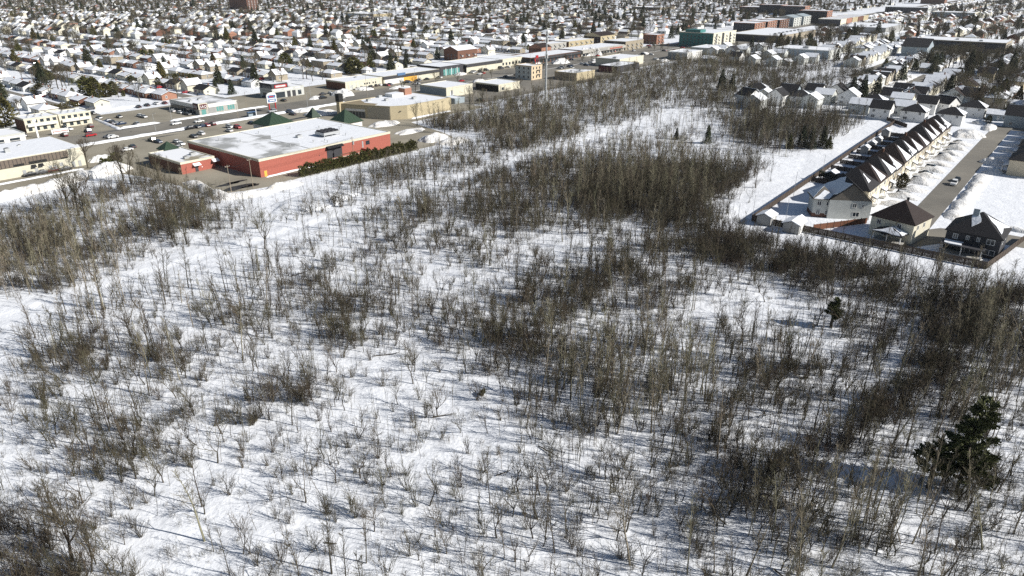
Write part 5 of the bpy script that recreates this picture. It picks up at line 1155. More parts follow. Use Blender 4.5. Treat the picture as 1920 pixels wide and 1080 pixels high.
pine('pine_tree', 'large dark green pine at lower right, tallest evergreen in the field', 1792, 925, 15.5, 3, [(.9, .5, 14.6, .8, .6), (.9, .4, 13.4, 1.15, .7), (.6, .3, 12.2, 1.2, .6), (-.5, .3, 11.3, 1.2, .5), (1.1, .3, 10.9, 1.2, .6), (-.4, .2, 9.9, 1.3, .5), (.9, .4, 9.2, 1.4, .6), (.2, .2, 7.9, 1.5, .6), (1.2, .3, 7.0, 1.7, .6), (-.7, .2, 6.2, 1.5, .5), (1.4, .2, 5.4, 2.0, .6), (0, .2, 4.6, 2.0, .6), (2.3, .1, 4.0, 1.9, .5), (1.0, -.2, 3.3, 2.0, .5), (3.0, 0, 3.0, 1.2, .4)], 17000)
pine('pine_tree', 'smaller dark pine leaning left beside the large pine', 1738, 918, 9.5, 4, [(1.4, .3, 8.6, .7, .5), (.9, .2, 7.6, 1.0, .5), (.2, .2, 6.5, 1.1, .6), (-.7, .1, 5.6, 1.2, .5), (.3, .2, 5.0, 1.4, .5), (-.7, .3, 4.0, 1.5, .5), (.4, .1, 3.4, 1.3, .4)], 6200)
pine('pine_tree', 'lone dark green evergreen standing in the open snow at right', 1557, 616, 7.0, 6, [(.2, 0, 6.3, .3, .9), (.15, .1, 5.6, .5, .9), (-.1, 0, 4.9, .7, 1.0), (.15, -.1, 4.2, .85, 1.0), (.0, 0, 3.5, .9, 1.0), (.2, 0, 2.8, .75, .9)], 5200)
pine('evergreen_sapling', 'tiny dark evergreen sapling in the middle of the snow', 903, 742, 1.3, 8, [(0, 0, .6, .3, .3), (.1, 0, 1.0, .15, .2)], 130)
for px, py, h, lab in ((1326, 270, 7, 'dark spruce at top of the central wood'), (1268, 262, 5, 'small olive spruce left of the dark one above the central wood'), (1480, 278, 7, 'leftmost green spruce at foot of the right wood'), (1503, 275, 8.5, 'second green spruce at foot of the right wood'), (1520, 279, 8, 'third green spruce at foot of the right wood'), (1541, 276, 8.5, 'fourth green spruce at foot of the right wood'), (1553, 280, 6.5, 'rightmost green spruce at foot of the right wood'), (1352, 168, 12, 'broad dark evergreen clump right of the clearing'), (1372, 170, 10, 'olive evergreen beside the broad dark one')):
    place('spruce', 'spruce_tree', px, py, h, lab, group='spruces around the woods', thick=1.15)
# evergreens of the suburb that stand out, then scattered ones
EV = [('spruce', 190, 137, 12), ('spruce', 6, 196, 15), ('spruce', 372, 127, 9), ('spruce', 480, 162, 13), ('spruce', 310, 132, 9), ('spruce', 320, 136, 10), ('cedar', 536, 122, 11), ('spruce', 515, 142, 11), ('spruce', 457, 128, 9), ('spruce', 612, 72, 13), ('spruce', 622, 70, 12), ('spruce', 553, 88, 12), ('spruce', 582, 90, 11), ('spruce', 628, 98, 13),
      ('cedar', 664, 138, 14), ('spruce', 652, 48, 14), ('spruce', 704, 56, 15), ('spruce', 752, 104, 9), ('spruce', 696, 104, 11), ('spruce', 682, 96, 12), ('spruce', 820, 112, 10), ('spruce', 742, 46, 11), ('spruce', 880, 92, 9), ('spruce', 912, 58, 10), ('spruce', 1078, 58, 15), ('spruce', 1086, 64, 13), ('spruce', 1012, 52, 13), ('spruce', 1028, 58, 12), ('spruce', 1110, 36, 14), ('spruce', 1158, 40, 12), ('spruce', 1206, 54, 13), ('spruce', 1270, 40, 13), ('spruce', 1345, 46, 12), ('spruce', 1258, 72, 12), ('cedar', 985, 75, 9), ('spruce', 1690, 152, 12), ('spruce', 1812, 160, 9), ('spruce', 1870, 60, 12), ('spruce', 1795, 70, 9),
      ('cedar', 78, 148, 9), ('cedar', 92, 150, 8), ('cedar', 110, 146, 7), ('cedar', 128, 144, 7), ('cedar', 165, 182, 10), ('cedar', 180, 184, 10), ('cedar', 200, 182, 8), ('cedar', 214, 178, 8), ('cedar', 76, 178, 8), ('cedar', 12, 238, 12), ('cedar', 285, 112, 8), ('cedar', 270, 110, 9), ('cedar', 300, 150, 5), ('cedar', 330, 152, 5), ('cedar', 360, 152, 6), ('cedar', 800, 64, 10), ('cedar', 700, 72, 9), ('cedar', 720, 70, 8), ('cedar', 1900, 170, 8), ('cedar', 1852, 232, 3.5), ('cedar', 1745, 262, 3), ('cedar', 1690, 352, 5)]
items = []
for kind, px, py, h in EV:
    o = place(kind, 'spruce_tree' if kind == 'spruce' else 'cedar_tree', px, py, h, 'x', group='evergreens among the houses', thick=1.25 if kind == 'spruce' else 1.5); items.append((o, LOOK[kind], px, py))
name_by_place(items)
SUB_T, SUB_E = [], []; R3 = random.Random(9)
def sub_tree(s, t):
    if built(s, t): return
    x, y = XY(s, t); px, py = to_px(x, y, 3)
    if not (-30 < px < 1950 and py > -20): return
    lst = SUB_E if R3.random() < .24 else SUB_T
    kind = 'big' if lst is SUB_T else ('spruce' if R3.random() < .72 else 'cedar'); h = R3.uniform(8, 15.5) if kind == 'big' else (R3.uniform(7, 16) if kind == 'spruce' else R3.uniform(3, 7))
    k = R3.randrange(len(KT[kind])); sc = h / HGT[kind]; th = 1.0 if kind == 'big' else 1.2
    lst.append((kind, k, (x, y, 0), (0, 0, R3.random() * 6.28), (sc * th, sc * th, sc), px, py))
for i in range(27000):
    t = R3.uniform(-2450, -405); s = R3.uniform(60, 2300); o_ = (s - 215 + 31) % 62 - 31
    if 5 < abs(o_) < 7.5 or abs(o_) > 20:
        if R3.random() < (.5 if t > -750 and s < 700 else .85): sub_tree(s, t)
for i in range(11000):
    t = R3.uniform(-270, 900); s = R3.uniform(430, 2200); o_ = (t + 12 + 31) % 62 - 31
    if t < -100 and s < 640: continue
    if (5 < abs(o_) < 7.5 or abs(o_) > 20): sub_tree(s, t)
for i in range(190):                                        # park grove beside the school
    x, y = XY(R3.uniform(690, 830), R3.uniform(-74, -20)); px, py = to_px(x, y, 3); sc = R3.uniform(.9, 1.5); SUB_T.append(('greyaspen', R3.randrange(3), (x, y, 0), (0, 0, R3.random() * 6.28), (sc * 1.3, sc * 1.3, sc), px, py))
for i in range(330): sub_tree(R3.uniform(445, 760), R3.uniform(-132, -36))
for i in range(160): sub_tree(R3.uniform(640, 900), R3.uniform(-268, -170))
for lst, nm, lab, cat in ((SUB_T, 'yard_tree', 'distant_tree_cover', 'bare tree'), (SUB_E, 'spruce_tree', 'distant_evergreens', 'evergreen')):
    lst.sort(key=lambda r: math.hypot(r[2][0], r[2][1])); near = [r for r in lst if in_frame(r[5], r[6])][:230]; ids = {id(r) for r in near}; items = []
    for r in near: plant(nm if r[0] != 'cedar' else 'cedar_tree', r, 'tree', 'bare trees among the houses' if nm == 'yard_tree' else 'evergreens among the houses, smaller ones', items)
    items = [(o, ('broad bare yard tree' if l.startswith('large') else ('slender bare grove tree' if 'dark-stemmed' in l else 'yard ' + l.split()[-1])), px, py) for o, l, px, py in items]; name_by_place(items, True)
    scatter(lab, 'bare trees between the far houses' if nm == 'yard_tree' else 'dark evergreens between the far houses', 'trees', [(KT[r[0]][r[1]][2], r[2], r[3], r[4]) for r in lst if id(r) not in ids])
    print(lab, len(lst))

# ------------------------------------------------------------------ hedges
def hedge(name, label, pts, w, h, n, seed, m=CEDAR, group=None):
    P = [Vector((*XY(*p), 0)) for p in pts]; L = [(b - a).length for a, b in zip(P, P[1:])]
    def sh(r):
        d = r.random() * sum(L); j = 0
        while j < len(L) - 1 and d > L[j]: d -= L[j]; j += 1
        q = (P[j + 1] - P[j]).normalized(); nn = Vector((-q.y, q.x, 0)); kk = sum(L[:j]) + d; top = h * (.72 + .5 * float(vnoise(kk, 0, 1.6, seed))); f = r.random() ** .8; u = r.uniform(-1, 1); ww = w / 2 * (1 - .55 * f)
        return P[j] + q * d + nn * u * ww + Vector((0, 0, f * top)), nn * u + Vector((0, 0, .8))
    o = thing(name, label, 'hedge', tuple(P[0]), 0, group); c = add('foliage', leafcloud(sh, n, .6, seed, m).data('foliage'), o); c.location = -P[0]
    return o
hedge('cedar_hedge', 'long olive cedar hedge behind the red supermarket wall', [(147, -217.6), (175, -217.2), (204, -216.6)], 3.2, 4.2, 9500, 5)
hedge('cedar_hedge', 'dark cedar hedge between back yards behind the row houses', [(262, -71), (262, -62)], 1.8, 3.6, 900, 6, SPRUCE)
hedge('cedar_hedge', 'dark cedar hedge behind the blue-grey gabled house', [ST(1838, 200), ST(1900, 208)], 2.5, 4, 1500, 7, SPRUCE)
hedge('cedar_hedge', 'low dark hedge along the front of the big box yard', [ST(1600, 142), ST(1636, 140)], 4, 5, 1200, 8, SPRUCE)
hedge('cedar_hedge', 'dark evergreen hedge beside the parking lot clump', [ST(195, 318), ST(225, 306)], 4, 4, 1500, 9, CEDAR)
hedge('cedar_hedge', 'olive hedge along the yards behind the duplex blocks', [ST(88, 208), ST(150, 200)], 2, 3, 1200, 10, CEDAR)
hedge('cedar_hedge', 'brown-olive hedge below the two big cedars', [ST(130, 160), ST(215, 158)], 3, 4, 1500, 11, CEDAR)
hedge('cedar_hedge', 'olive hedge along the street behind the glass store', [ST(300, 148), ST(372, 150)], 2.5, 4, 1300, 12, CEDAR)

# ------------------------------------------------------------------ snow heaps and banks
mound('snow_mound', 'broad smooth snow mound below the supermarket yard', *ST(585, 378), 15, 9, 1.5, 3, rough=.06, m=SNOW)
ridge('snow_bank', 'lumpy snow bank along the edge of supermarket yard', [ST(352, 340), ST(392, 362), ST(425, 372), ST(470, 368), ST(510, 358), ST(562, 341)], 6, 1.7, 5)
ridge('snow_bank', 'rough ploughed snow bank along the lane at left edge', [ST(-40, 385), ST(0, 374), ST(50, 362), ST(100, 350), ST(150, 334), ST(176, 320)], 7, 2.0, 6)
for i, (px, py, rs, rt, h, lab) in enumerate(((205, 322, 8, 6, 3.2, 'big rough snow heap beside the bare tree clump'), (190, 300, 5, 4, 1.8, 'smaller snow heap by the parking lot corner'), (182, 330, 5, 4, 2.0, 'low snow heap at lane end'), (602, 214, 9, 6, 2.2, 'snow heap between the green pyramids'), (575, 208, 8, 3, 1.5, 'flat snow heap left of small green pyramid'),
     (722, 234, 9, 5, 1.8, 'snow heap in front of the beige store'), (815, 262, 8, 6, 2.6, 'dirty snow heap where the rear lane bends'), (848, 266, 9, 5, 1.6, 'flat snow heap right of the rear lane'), (770, 247, 9, 4, 1.2, 'low snow heap beside the rear lane'), (643, 178, 7, 7, 3.2, 'tall dirty snow heap beside the cream workshop'),
     (750, 165, 8, 4, 1.6, 'snow heap on the boulevard forecourt'), (593, 185, 5, 3, 1.5, 'snow heap beside the grey shop'), (690, 168, 5, 3, 1.2, 'snow heap among cars by the workshop'), (1052, 118, 10, 6, 3.4, 'tall snow heap in front of black strip mall'), (1095, 104, 8, 8, 6, 'round snow heap in the car lot, left one'), (1112, 103, 8, 8, 6, 'round snow heap in the car lot, right one'),
     (1814, 254, 9, 6.5, 2.6, 'big rounded snow heap at top of the side street'), (1856, 240, 9, 3, 1.6, 'long snow heap beyond the side street'), (1836, 231, 5, 3, 1.5, 'small snow heap by the white house'), (1858, 305, 5, 4, 1.8, 'snow heap on the front lawn of the dark houses'), (1864, 322, 3, 3, 1.4, 'small snow heap at the lot corner'))):
    mound('snow_pile', lab, *ST(px, py), rs, rt, h, 40 + i, group='ploughed snow heaps')
ridge('snow_bank', 'long straight snow strip between parking lot and boulevard', [(90, -333), (180, -333), (262, -333)], 3.4, .9, 60, m=SNOW, rough=.15)
ridge('snow_bank', 'snow strip along the front of the glass store', [(170, -357.2), (226, -357.2)], 2.6, .7, 61, m=SNOW, rough=.15)
ridge('snow_bank', 'thin snow strip in front of the cream warehouse', [(36, -290.6), (72, -291), (103, -291.4)], 1.5, .5, 62, m=SNOW, rough=.15)
ridge('snow_bank', 'snow strip along the left parking lot edge', [ST(178, 224), ST(225, 243)], 2.2, .8, 63, m=SNOW, rough=.15)
ridge('snow_bank', 'snow strip between parking lot and boulevard near the duplexes', [ST(222, 242), ST(300, 230)], 3, .8, 64, m=SNOW, rough=.15)
ridge('snow_bank', 'snow bank along the back of the far parking lot', [ST(168, 212), ST(262, 199)], 3.5, 1.0, 65, m=SNOW, rough=.2)
ridge('snow_bank', 'snow foot along the red supermarket rear wall', [(139, -227.2), (160, -227.2)], 1.6, .5, 66, m=SNOW, rough=.15)
ridge('snow_bank', 'snow foot along the beige store wall', [(250, -268), (279, -268)], 1.8, .6, 67, m=SNOW, rough=.15)
ridge('snow_bank', 'snow bank along the vacant lot beside the side street', [(241, -25.5), (270, -25.5), (308, -25.5)], 5.5, 1.3, 68, rough=.35)
ridge('snow_bank', 'curving snow bank at the street bend', [(240, -25), (242, -18), (241, 0)], 3, .9, 69)
for k in range(11):
    s = 246.2 + 11.25 * k; ridge('snow_bank', f'{ORD[k]} driveway snow bank in front of the row houses', [(s, -46.3), (s + .3, -42), (s, -37.2)], 5.2 + (k % 3) * .5, 1.7 + .3 * (k % 2), 80 + k, group='driveway snow banks')
for k in range(7):
    s = 318 + 14.5 * k; ridge('snow_bank', f'{ORD[k]} snow bank before the dark houses across the street', [(s - 6.5, -27.2), (s - 6.4, -24), (s - 6.5, -20.5)], 4.4, 1.3, 110 + k, group='driveway snow banks across the street')
for k in range(9):
    for t, nm in ((-107, 'left'), (-92, 'right')): mound('snow_pile', f'{ORD[k]} snow heap on the {nm} side of the far row-house street', 476 + 13 * k, t, 4.5, 3.5, 1.5, 130 + k * 2, group='snow heaps between the far rows', n=14)

# ------------------------------------------------------------------ fences, sheds, posts
FP, FPOST = {}, MB().box(-.06, .06, -.06, .06, -.2, 2.05, WOOD).data('post')
def fence(label, pts, h=1.9, m=WOOD, step=2.44, group=None, cat='fence'):
    P = [Vector(XY(*p)) for p in pts]; o = thing('board_fence', label, cat, (P[0].x, P[0].y, 0), 0, group); key = (h, m.name)
    if key not in FP:
        mb = MB()
        for k in range(8): mb.box(.06 + k * .292, .06 + k * .292 + .27, -.025 + .012 * (k % 2), .02, .05, h - .02 * (k % 3), m)
        FP[key] = mb.box(.06, 2.38, .02, .06, .4, .5, m).box(.06, 2.38, .02, .06, h - .4, h - .3, m).data('panel')
    for a, b in zip(P, P[1:]):
        n = max(1, round((b - a).length / step)); d = (b - a) / n; an = math.atan2(d.y, d.x)
        for k in range(n):
            q = a + d * k - P[0]; add('panel', FP[key], o, (q.x, q.y, 0), an, (d.length / step, 1, 1)); add('post', FPOST, o, (q.x, q.y, 0), an)
    return o
fence('dark wooden fence around the new subdivision at field edge', [(268, -72.6), (201.8, -71.4), (202.2, -11.2), (216, -8.8), (234, -6)], 2.0)
fence('red-brown wooden fence between grey and brown-roofed houses', [ST(1524, 432), ST(1625, 419)], 1.8, REDWOOD)
fence('dark wooden fence behind the row house back yards', [(268, -72.6), (330, -74), (392, -75)], 1.9)
for k in range(1, 11): fence(f'{ORD[k - 1]} short yard fence behind the row houses', [(246.2 + 11.25 * k, -72), (246.2 + 11.25 * k, -60)], 1.7, WOOD, group='short fences between row house yards')
fence('wooden fence along the house yards past the woods', [ST(1600, 204), ST(1700, 240)], 1.9)
SHED = MB().box(-1.4, 1.4, -1.2, 1.2, -.2, 2.1, GREYPANEL).data('wall'); SHEDR = MB(); SHEDS = MB()
for p in roof_slopes('gable', 2.8, 2.4, 2.1, .8, .2)[0]: SHEDR.face(p, SHINGLE); slope_snow(SHEDS, p, random.Random(2), .25, .04)
for p in roof_slopes('gable', 2.8, 2.4, 2.1, .8, .2)[1]: SHEDR.face(p, GREYPANEL)
SHEDR, SHEDS = SHEDR.data('roof'), SHEDS.data('roof_snow'); SDOOR = MB().box(-.6, .6, -1.26, -1.18, 0, 1.8, WHITE).data('door')
for i, (px, py, sc, lab) in enumerate(((1436, 419, 1.7, 'low dark shed with snowy roof in the fence corner'), (1487, 433, 1.9, 'wide dark shed with snowy roof along the fence'), (1497, 423, 1.0, 'small tan shed beside the round bush in corner yard'), (1558, 338, 1.4, 'tan shed with snow cap at left of the dark hedge'), (1621, 288, 1.2, 'white shed behind the row houses, lowest of four'), (1634, 278, 1.1, 'white shed behind the row houses, second of four'), (1646, 270, 1.1, 'white shed behind the row houses, third of four'), (1660, 256, 1.3, 'white shed behind the row houses, top of four'))):
    x, y = ground_at(px, py); o = thing('garden_shed', lab, 'shed', (x, y, 0), GRID_RZ, None, (sc, sc, min(sc, 1.25))); add('wall', SHED, o); r = add('roof', SHEDR, o); add('roof_snow', SHEDS, r); add('door', SDOOR, o)
def pole(name, label, px, py, h, arm=1.6, r=.13, m=POLEWOOD, group=None, lamp=False, can=False):
    x, y = ground_at(px, py); o = thing(name, label, 'utility pole' if not lamp else 'street lamp', (x, y, 0), GRID_RZ, group)
    add('shaft', MB().cyl(0, 0, -.3, h, r, m, 7, r * .7).data('shaft'), o)
    if lamp:
        add('arm', MB().bar((0, 0, h - .1), (0, -arm, h + .35), .05, METAL).data('arm'), o); add('lamp_head', MB().box(-.13, .13, -arm - .6, -arm, h + .28, h + .42, METAL).data('lamp_head'), o)
    elif arm:
        add('crossarm', MB().box(-arm / 2, arm / 2, -.07, .07, h - .7, h - .55, m).data('crossarm'), o)
        for u in (-.45, 0, .45): add('insulator', MB().cyl(u * arm, 0, h - .55, h - .3, .06, WHITE, 6).data('insulator'), o)
    if can: add('transformer', MB().cyl(0, -.45, h - 3, h - 1.7, .38, METAL, 10).data('transformer'), o)
    return o
UP = ((434, 361, 9.5, 'utility pole at left in supermarket yard', False), (475, 353, 10.5, 'tall utility pole before the supermarket corner', False), (664, 304, 10, 'utility pole with transformer can behind the hedge', True))
for px, py, h, lab, can in UP: pole('utility_pole', lab, px, py, h, can=can, group='utility poles behind the supermarket')
w = MB(); tops = [Vector((*ground_at(px, py), h - .4)) for px, py, h, _, _ in UP] + [Vector((*XY(168, -228), 6.2))]
for a, b in ((0, 1), (1, 2)):
    for off in (-.6, 0, .6):
        p = [tops[a].lerp(tops[b], f) + Vector((off * CA, -off * SA, -4 * f * (1 - f) * 1.0)) for f in np.linspace(0, 1, 9)]
        for q0, q1 in zip(p, p[1:]): w.bar(q0, q1, .022, BLACK, 3)
tag(add('overhead_wire', w.data('overhead_wire')), 'sagging black wires strung between poles behind the supermarket', 'wire')
for i, (px, py, h, lab) in enumerate(((1410, 414, 8, 'thin lamp post at the outer fence corner'), (1471, 426, 8.5, 'thin post inside the fence corner yard'), (1487, 372, 9, 'thin post along the subdivision fence'), (1540, 336, 9, 'thin post further up the subdivision fence'), (1312 + 70, 424, 7, 'thin post just left of fence corner'))): pole('utility_pole', lab, px, py, h, 0, .07, METAL, group='thin posts along the subdivision fence')
for i in range(13):
    for t, sd_ in ((-334.5, 'near'), (-358.8, 'far')):
        s = 110 + 42 * i + (20 if t < -340 else 0); x, y = XY(s, t); px, py = to_px(x, y)
        if in_frame(px, py): pole('street_lamp', f'{ORD[i]} lamp post along the {sd_} side of the boulevard', px, py, 9, 2.2, .1, METAL if i % 2 else POLEWOOD, 'lamp posts along the boulevard', True)
x, y = ground_at(1023, 190); o = thing('cell_mast', 'tall grey mast with antenna panels rising above the thicket', 'mast', (x, y, 0), GRID_RZ)
add('shaft', MB().cyl(0, 0, -.3, 24, .62, METAL, 12, .5).cyl(0, 0, 24, 38, .5, METAL, 12, .36).data('shaft'), o)
for z in (37.2, 33.5, 25): 
    for a in range(3): add('antenna_panel', MB().box(-.2, .2, -.95, -.75, z - 1.2, z + 1.0, WHITE).bar((0, 0, z), (0, -.8, z), .05, METAL).data('antenna_panel'), o, (0, 0, 0), a * 2.094)
add('lightning_rod', MB().cyl(.6, 0, 36, 39.8, .05, METAL, 5).data('lightning_rod'), o)
# signs
s, t = ST(512, 209); o = thing('pylon_sign', 'arched white and blue pylon sign on red legs by boulevard', 'sign', (*XY(s, t), 0), GRID_RZ)
for u in (-1.9, 1.9): add('leg', MB().box(u - .25, u + .25, -.25, .25, -.3, 5.2, SIGNRED).data('leg'), o)
arch = [(-2.9, 4.6), (2.9, 4.6), (2.9, 8.4)] + [(2.9 * math.cos(a), 8.4 + 1.5 * math.sin(a)) for a in np.linspace(.2, math.pi - .2, 8)] + [(-2.9, 8.4)]
n = len(arch); add('sign_board', MB().mesh_part([(x_, -.35, z_) for x_, z_ in arch] + [(x_, .35, z_) for x_, z_ in arch], [tuple(range(n)), tuple(range(n, 2 * n))[::-1]] + [(i, n + i, n + (i + 1) % n, (i + 1) % n) for i in range(n)], SIGNWHITE).data('sign_board'), o)
for x0, x1, z0, z1, m in ((-2.4, 2.4, 7.0, 8.6, SIGNBLUE), (-2.4, 2.4, 5.0, 6.6, SIGNBLUE), (-1.6, 1.2, 7.5, 8.1, SIGNRED), (-1.4, 1.6, 5.5, 6.1, SIGNWHITE)): add('panel', MB().box(x0, x1, -.42 if m in (SIGNRED, SIGNWHITE) else -.39, -.33, z0, z1, m).data('panel'), o)
s, t = ST(1006, 122); o = thing('red_sign_tower', 'red framed sign tower behind the cream three-storey block', 'sign', (*XY(s, t), 0), GRID_RZ, None, .62)
for u in (-2.4, 2.4): add('leg', MB().box(u - .3, u + .3, -.3, .3, -.2, 9, SIGNRED).data('leg'), o)
add('sign_board', MB().box(-1.6, 3.2, -.5, .5, 8.5, 12, SIGNRED).data('sign_board'), o); add('sign_board', MB().box(-4, -2, -.45, .45, 5, 8, SIGNRED).data('sign_board'), o)
x, y = ground_at(472, 219); o = thing('bus_shelter', 'glass bus shelter with white post beside the boulevard', 'bus shelter', (x, y, 0), GRID_RZ)
add('roof', MB().box(-2.2, 2.2, -.9, .9, 2.4, 2.55, SIGNBLUE).data('roof'), o); add('glass_wall', MB().box(-2.1, 2.1, .75, .8, .1, 2.4, BLUEGREY).data('glass_wall'), o)
for u in (-2.1, 2.05): add('glass_wall', MB().box(u, u + .05, -.8, .75, .1, 2.4, BLUEGREY).data('glass_wall'), o)
add('post', MB().box(2.6, 2.9, -.2, .1, -.2, 4.6, SIGNWHITE).data('post'), o)
x, y = ground_at(72, 258); o = thing('white_pylon', 'white pylon sign post behind the cream warehouse', 'sign', (x, y, 0), GRID_RZ); add('post', MB().box(-.35, .35, -.25, .25, -.2, 7.2, SIGNWHITE).data('post'), o); add('cap', MB().box(-.7, .7, -.35, .35, 7.2, 8, SIGNWHITE).data('cap'), o)
x, y = ground_at(114, 251); o = thing('banner_sign', 'white and pink sign board in front of the duplex', 'sign', (x, y, 0), GRID_RZ); add('board', MB().box(-3.6, 3.6, -.1, .1, .3, 2.4, SIGNWHITE).data('board'), o); add('stripe', MB().box(-3.2, 3.2, -.16, -.1, 1.1, 1.5, mat('pale_red', (.6, .25, .22))).data('stripe'), o)

# ------------------------------------------------------------------ cars
def car_kit(col, name, suv):
    cm = mat('paint_' + name, col, rough=.3, var=.04, spec=.55); k = 1.0 if not suv else 1.16; W = .9
    prof = [(-2.25, .35), (-2.3, .62), (-2.2, .86 * k), (-1.5, .95 * k), (-.95, .98 * k), (.9 if not suv else 1.7, .98 * k), (1.7 if not suv else 2.15, .95 * k), (2.25, .8 * k), (2.3, .45), (2.2, .32)]
    b = MB(); n = len(prof); V = []
    for y_, inset in ((-W, .0), (W, .0)):
        V += [(x_, y_ * (.94 if abs(x_) > 2.1 else 1), z_) for x_, z_ in prof]
    b.mesh_part(V, [tuple(range(n)), tuple(range(n, 2 * n))[::-1]] + [(i, n + i, n + (i + 1) % n, (i + 1) % n) for i in range(n)], cm)
    g0, g1 = ((-1.05, 1.45), (-.35, .85)) if not suv else ((-1.1, 2.1), (-.4, 1.85)); zt = 1.42 if not suv else 1.72
    lo = [(g0[0], -.84, .97 * k), (g0[1], -.84, .97 * k), (g0[1], .84, .97 * k), (g0[0], .84, .97 * k)]; hi = [(g1[0], -.68, zt), (g1[1], -.68, zt), (g1[1], .68, zt), (g1[0], .68, zt)]
    gl = MB().mesh_part(lo + hi, [(0, 1, 5, 4), (1, 2, 6, 5), (2, 3, 7, 6), (3, 0, 4, 7)], GLASS)
    rf = MB().box(g1[0] - .05, g1[1] + .05, -.71, .71, zt - .01, zt + .06, cm)
    for x_ in ((g0[0] + g0[1]) / 2 + .1,):
        for sy in (-1, 1): rf.bar((x_, sy * .85, .97 * k), (x_ - .05, sy * .69, zt), .05, cm, 4)
    wh = MB(); m_ = 10
    V = [(.33 * math.cos(2 * math.pi * i / m_), y_, .33 * math.sin(2 * math.pi * i / m_)) for y_ in (-.11, .11) for i in range(m_)]
    wh.mesh_part(V, [(i, m_ + i, m_ + (i + 1) % m_, (i + 1) % m_) for i in range(m_)] + [tuple(range(m_)), tuple(range(m_, 2 * m_))[::-1]], BLACK)
    hl = MB().box(-2.32, -2.2, -.16, .16, .62, .76, SIGNWHITE); tl = MB().box(2.2, 2.32, -.14, .14, .66, .8, SIGNRED)
    return [q.data(nm) for q, nm in ((b, 'body'), (gl, 'windows'), (rf, 'roof'), (wh, 'wheel'), (hl, 'headlight'), (tl, 'tail_light'))]
CARK = {(nm, suv): car_kit(col, nm, suv) for nm, col in (('white', (.78, .78, .77)), ('black', (.02, .02, .022)), ('dark grey', (.08, .08, .085)), ('silver', (.42, .43, .44)), ('red', (.4, .025, .03)), ('dark blue', (.03, .05, .1)), ('maroon', (.1, .015, .02)), ('green-grey', (.07, .085, .07))) for suv in (False, True)}
def car(col, suv, x, y, rz, group):
    b, gl, rf, wh, hl, tl = CARK[(col, suv)]; o = thing('car', 'x', 'car', (x, y, .07), rz, group); add('body', b, o); q = add('windows', gl, o); add('roof', rf, o)
    for wx in (-1.4, 1.4):
        for wy in (-.82, .82): add('wheel', wh, o, (wx, wy, .33))
    for wy in (-.6, .6): add('headlight', hl, o, (0, wy, 0)); add('tail_light', tl, o, (0, wy, 0))
    return o
B_, W_, G_, S_, R_, D_, M_, N_ = 'black', 'white', 'dark grey', 'silver', 'red', 'dark blue', 'maroon', 'green-grey'
CARS = [(B_, 0, 356, 242), (B_, 0, 370, 240), (D_, 0, 379, 238.5), (R_, 0, 388, 237), (M_, 1, 399, 235), (W_, 1, 431, 240), (R_, 1, 446, 241), (W_, 0, 430, 247), (G_, 0, 363, 258), (W_, 1, 377, 253), (N_, 1, 285, 265), (D_, 0, 297, 268), (W_, 0, 332, 268), (W_, 0, 340, 272), (W_, 0, 336, 279), (W_, 0, 239, 283), (G_, 0, 249, 277),
        (D_, 0, 472, 233), (G_, 0, 186, 223), (B_, 0, 224, 221), (D_, 0, 203, 229), (G_, 0, 212, 231), (S_, 0, 220, 233), (D_, 0, 228, 234), (W_, 0, 263, 219), (S_, 0, 270, 221), (S_, 0, 257, 234), (B_, 0, 175, 214), (B_, 0, 260, 202), (B_, 0, 276, 199), (W_, 0, 293, 196), (M_, 0, 309, 195), (W_, 0, 324, 210), (W_, 0, 338, 213), (G_, 0, 352, 216),
        (B_, 1, 122, 243), (W_, 0, 130, 244), (M_, 1, 170, 239), (D_, 1, 165, 248), (W_, 0, 45, 256), (B_, 0, 32, 261), (M_, 1, 121, 256), (N_, 0, 532, 190), (D_, 0, 498, 183), (D_, 1, 544, 212), (G_, 0, 549, 216), (W_, 0, 671, 168), (B_, 0, 678, 166), (W_, 1, 686, 167), (G_, 0, 695, 164), (B_, 0, 704, 162), (W_, 0, 711, 161), (G_, 0, 606, 178), (W_, 0, 620, 176), (M_, 0, 730, 158), (S_, 0, 742, 155),
        (W_, 1, 797, 148), (S_, 0, 782, 158), (W_, 0, 1022, 122), (D_, 0, 1072, 113), (M_, 0, 1066, 110), (W_, 0, 1050, 108), (S_, 0, 1040, 109), (W_, 0, 1062, 106), (G_, 0, 1080, 108), (B_, 0, 1090, 106), (W_, 0, 1118, 98), (B_, 0, 1135, 96), (W_, 0, 1160, 92), (B_, 1, 900, 190), (G_, 0, 940, 130), (W_, 0, 952, 127)]
items = []
for i, (c_, suv, px, py) in enumerate(CARS):
    x, y = ground_at(px, py); rr = random.Random(i); o = car(c_, bool(suv), x, y, GRID_RZ + math.pi / 2 * (1 if rr.random() < .8 else 0) + (math.pi if rr.random() < .5 else 0) + rr.gauss(0, .05), 'cars parked around the shops'); items.append((o, f'{c_} ' + ('SUV' if suv else 'car'), px, py))
for c_, suv, px, py in ((W_, 1, 331, 234), (G_, 0, 205, 258), (B_, 0, 58, 330), (G_, 0, 80, 326), (M_, 0, 102, 322), (G_, 0, 124, 319), (W_, 0, 212, 259), (W_, 0, 640, 186), (B_, 0, 800, 150), (W_, 1, 1788, 347), (B_, 0, 1794, 340), (W_, 0, 900, 140)):
    x, y = ground_at(px, py); o = car(c_, bool(suv), x, y, GRID_RZ, 'cars standing along the lanes'); items.append((o, f'{c_} ' + ('SUV' if suv else 'car') + ' on the roadway', px, py))
rc = random.Random(404)
